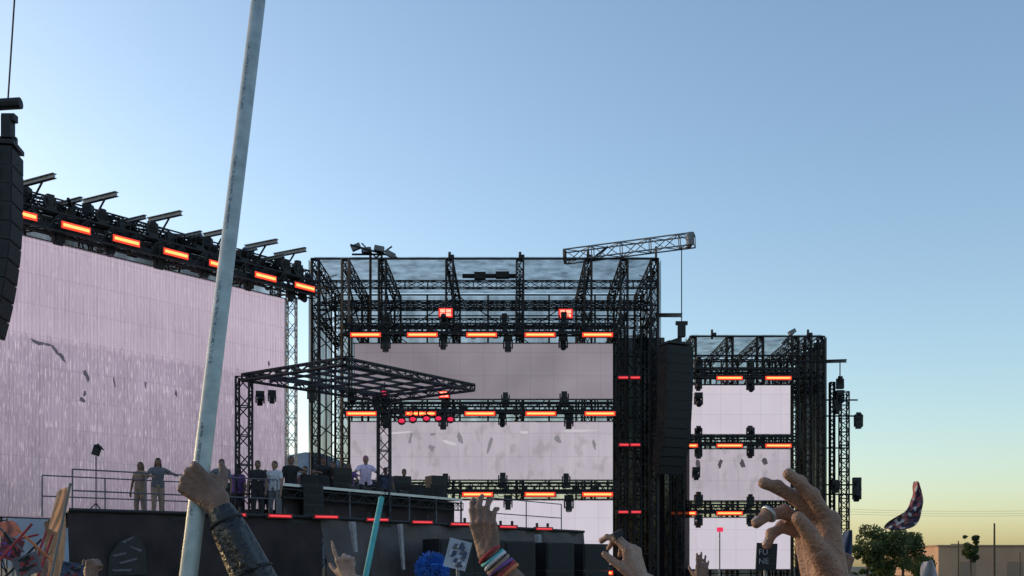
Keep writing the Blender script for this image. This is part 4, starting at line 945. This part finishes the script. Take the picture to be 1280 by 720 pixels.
r=q.nodes.new("ShaderNodeValToRGB"); r.color_ramp.interpolation='CONSTANT'
el=r.color_ramp.elements; el[0].color=(0.04,0.03,0.045,1); el[1].position=0.42; el[1].color=(0.5,0.43,0.46,1)
for ps,c in ((0.6,(0.10,0.06,0.10,1)),(0.78,(0.35,0.10,0.10,1))): x=el.new(ps); x.color=c
sx=q.nodes.new("ShaderNodeSeparateColor"); q.links.new(vo.outputs["Color"],sx.inputs[0]); q.links.new(sx.outputs[0],r.inputs[0]); q.links.new(r.outputs[0],bb.inputs["Base Color"])
cloth_strip("wind_sock",[(1144,601,1149,603),(1141,608,1153,611),(1143,617,1154,618),(1139,626,1156,627),(1136,634,1152,638),(1128,641,1148,649),(1114,648,1141,660),(1107,655,1126,663),(1106,661,1116,663)],7.0,pm,"dark patterned cloth streamer flying above the crowd",0.03)
cloth_strip("flag",[(1154,703,1166,699),(1152,708,1170,706),(1150,722,1174,722)],8.0,pale,"small pale cloth held up in the crowd",0.03)
cloth_strip("flag",[(1056,664,1066,662),(1052,676,1068,674),(1050,696,1065,700),(1050,716,1064,716)],6.0,M['fjean'],"dark cloth flag hanging above the crowd",0.03)

# ------------------------------------------------------------------ right background
e=thing("warehouse",at(1260,708,210),"low tan flat roofed warehouse beyond the field","building"); e.location.z=0
d=210; x0=gx(1173,d); x1=gx(1420,d); zt=gz(683,d)
b=MB(); b.box(((x0+x1)/2,d+15,zt/2),(x1-x0,30,zt)); part(e,b,"wall",mat("tan_stucco",(0.46,0.27,0.17),0.9,0,0.12,0.2))
b=MB(); b.box(((x0+x1)/2,d+15,zt+0.15),(x1-x0+0.6,30.6,0.3)); part(e,b,"roof",mat("roof_trim",(0.34,0.22,0.16),0.9))
dm=mat("door_paint",(0.3,0.19,0.13),0.8)
for i in range(4):
    b=MB(); xx=x0+6+i*9.5; b.box((xx,d-0.05,1.5),(3.0,0.12,2.9)); part(e,b,"door",dm)
leafm=mat("foliage",(0.045,0.065,0.02),0.8,0,0.45,1.5,color2=(0.11,0.14,0.04))
q=leafm.node_tree; t=q.nodes.new("ShaderNodeBsdfTranslucent"); t.inputs[0].default_value=(0.12,0.15,0.04,1); mx=q.nodes.new("ShaderNodeMixShader"); mx.inputs[0].default_value=0.4
q.links.new(q.nodes["Principled BSDF"].outputs[0],mx.inputs[1]); q.links.new(t.outputs[0],mx.inputs[2]); q.links.new(mx.outputs[0],q.nodes["Material Output"].inputs[0])
barkm=mat("bark",(0.09,0.065,0.045),0.9,0,0.3,6)
def tree(px,d,h,wd,seed,label,low=0.3,dens=1.0):
    x=gx(px,d); rnd=random.Random(seed); e=thing("tree",(x,d,0),label,"tree","trees beyond the field")
    b=MB(); top=V((rnd.uniform(-.2,.2),0,h*0.55)); b.strut((0,0,0),top,0.22 if wd>2 else 0.12,8,0.1)
    limbs=[]
    for i in range(7):
        a=rnd.uniform(0,6.28); s=top*rnd.uniform(0.6,1); t=V((math.cos(a)*wd*0.33,math.sin(a)*wd*0.33,h*rnd.uniform(0.6,0.85))); b.strut(s,t,0.07,6,0.03); limbs.append(t)
    part(e,b,"trunk",barkm,False)
    b=MB()
    cl=[(t,rnd.uniform(0.17,0.28)*wd) for t in limbs]+[(V((rnd.uniform(-.42,.42)*wd,rnd.uniform(-.3,.3)*wd,h*rnd.uniform(low,.92))),rnd.uniform(.1,.22)*wd) for i in range(14)]
    for c,r in cl:
        for i in range(int((260*(r/1.3)**1.3+40)*dens)):
            v=V((rnd.gauss(0,1),rnd.gauss(0,1),rnd.gauss(0,1))).normalized()*r*rnd.uniform(.4,1.15)**0.6; v.z*=0.8; p=c+v
            if p.z>h or p.z<0.4: continue
            s=rnd.uniform(.10,.24); u=V((rnd.gauss(0,1),rnd.gauss(0,1),rnd.gauss(0,1))).normalized(); w2=u.orthogonal().normalized()
            b.poly([p-u*s,p+w2*s*.6,p+u*s,p-w2*s*.6])
    part(e,b,"crown",leafm,False)
tree(1104,120,6.8,5.8,1,"bushy green tree at the edge of the field",0.15,1.3); tree(1128,125,6.1,4.6,2,"bushy green tree at the edge of the field",0.12,1.3); tree(1084,118,5.0,3.4,5,"small green tree at the edge of the field",0.15,1.3)
tree(1214,110,5.6,1.5,3,"slender young tree beside the warehouse",0.45); tree(1146,140,3.4,4.4,8,"low shrub beside the warehouse",0.1)
def upole(px,py,d,arms):
    e=thing("utility_pole",(gx(px,d),d,0),"thin dark utility pole near the warehouse","pole","utility poles")
    zt=gz(py,d); b=MB(); b.strut((gx(px,d),d,0),(gx(px,d),d,zt),0.13,8,0.09); part(e,b,"shaft",barkm)
    if arms: b=MB(); b.box((gx(px,d),d,zt-0.5),(2.2,0.12,0.12)); part(e,b,"crossarm",barkm)
upole(1243,654,110,False); upole(1198,676,150,True); upole(1275,690,190,False)
upole(1420,628,150,True); upole(1000,628,150,True)
for k in range(3):
    b=MB(); pts=[]
    for i in range(25): t=i/24; p=at(1000+420*t,634+3*k,150); p.z-=4*t*(1-t)*0.6; pts.append(p)
    for a,c_ in zip(pts,pts[1:]): b.strut(a,c_,0.015,3,cap=False)
    single("power_line",b,M['black'],at(1000,634+3*k,150),"thin sagging power line beyond the field","cable","power lines")

for p in (SP,SL,SR,SF,MH,BL):
    for c in list(p.children): bpy.data.objects.remove(c)
    bpy.data.objects.remove(p)
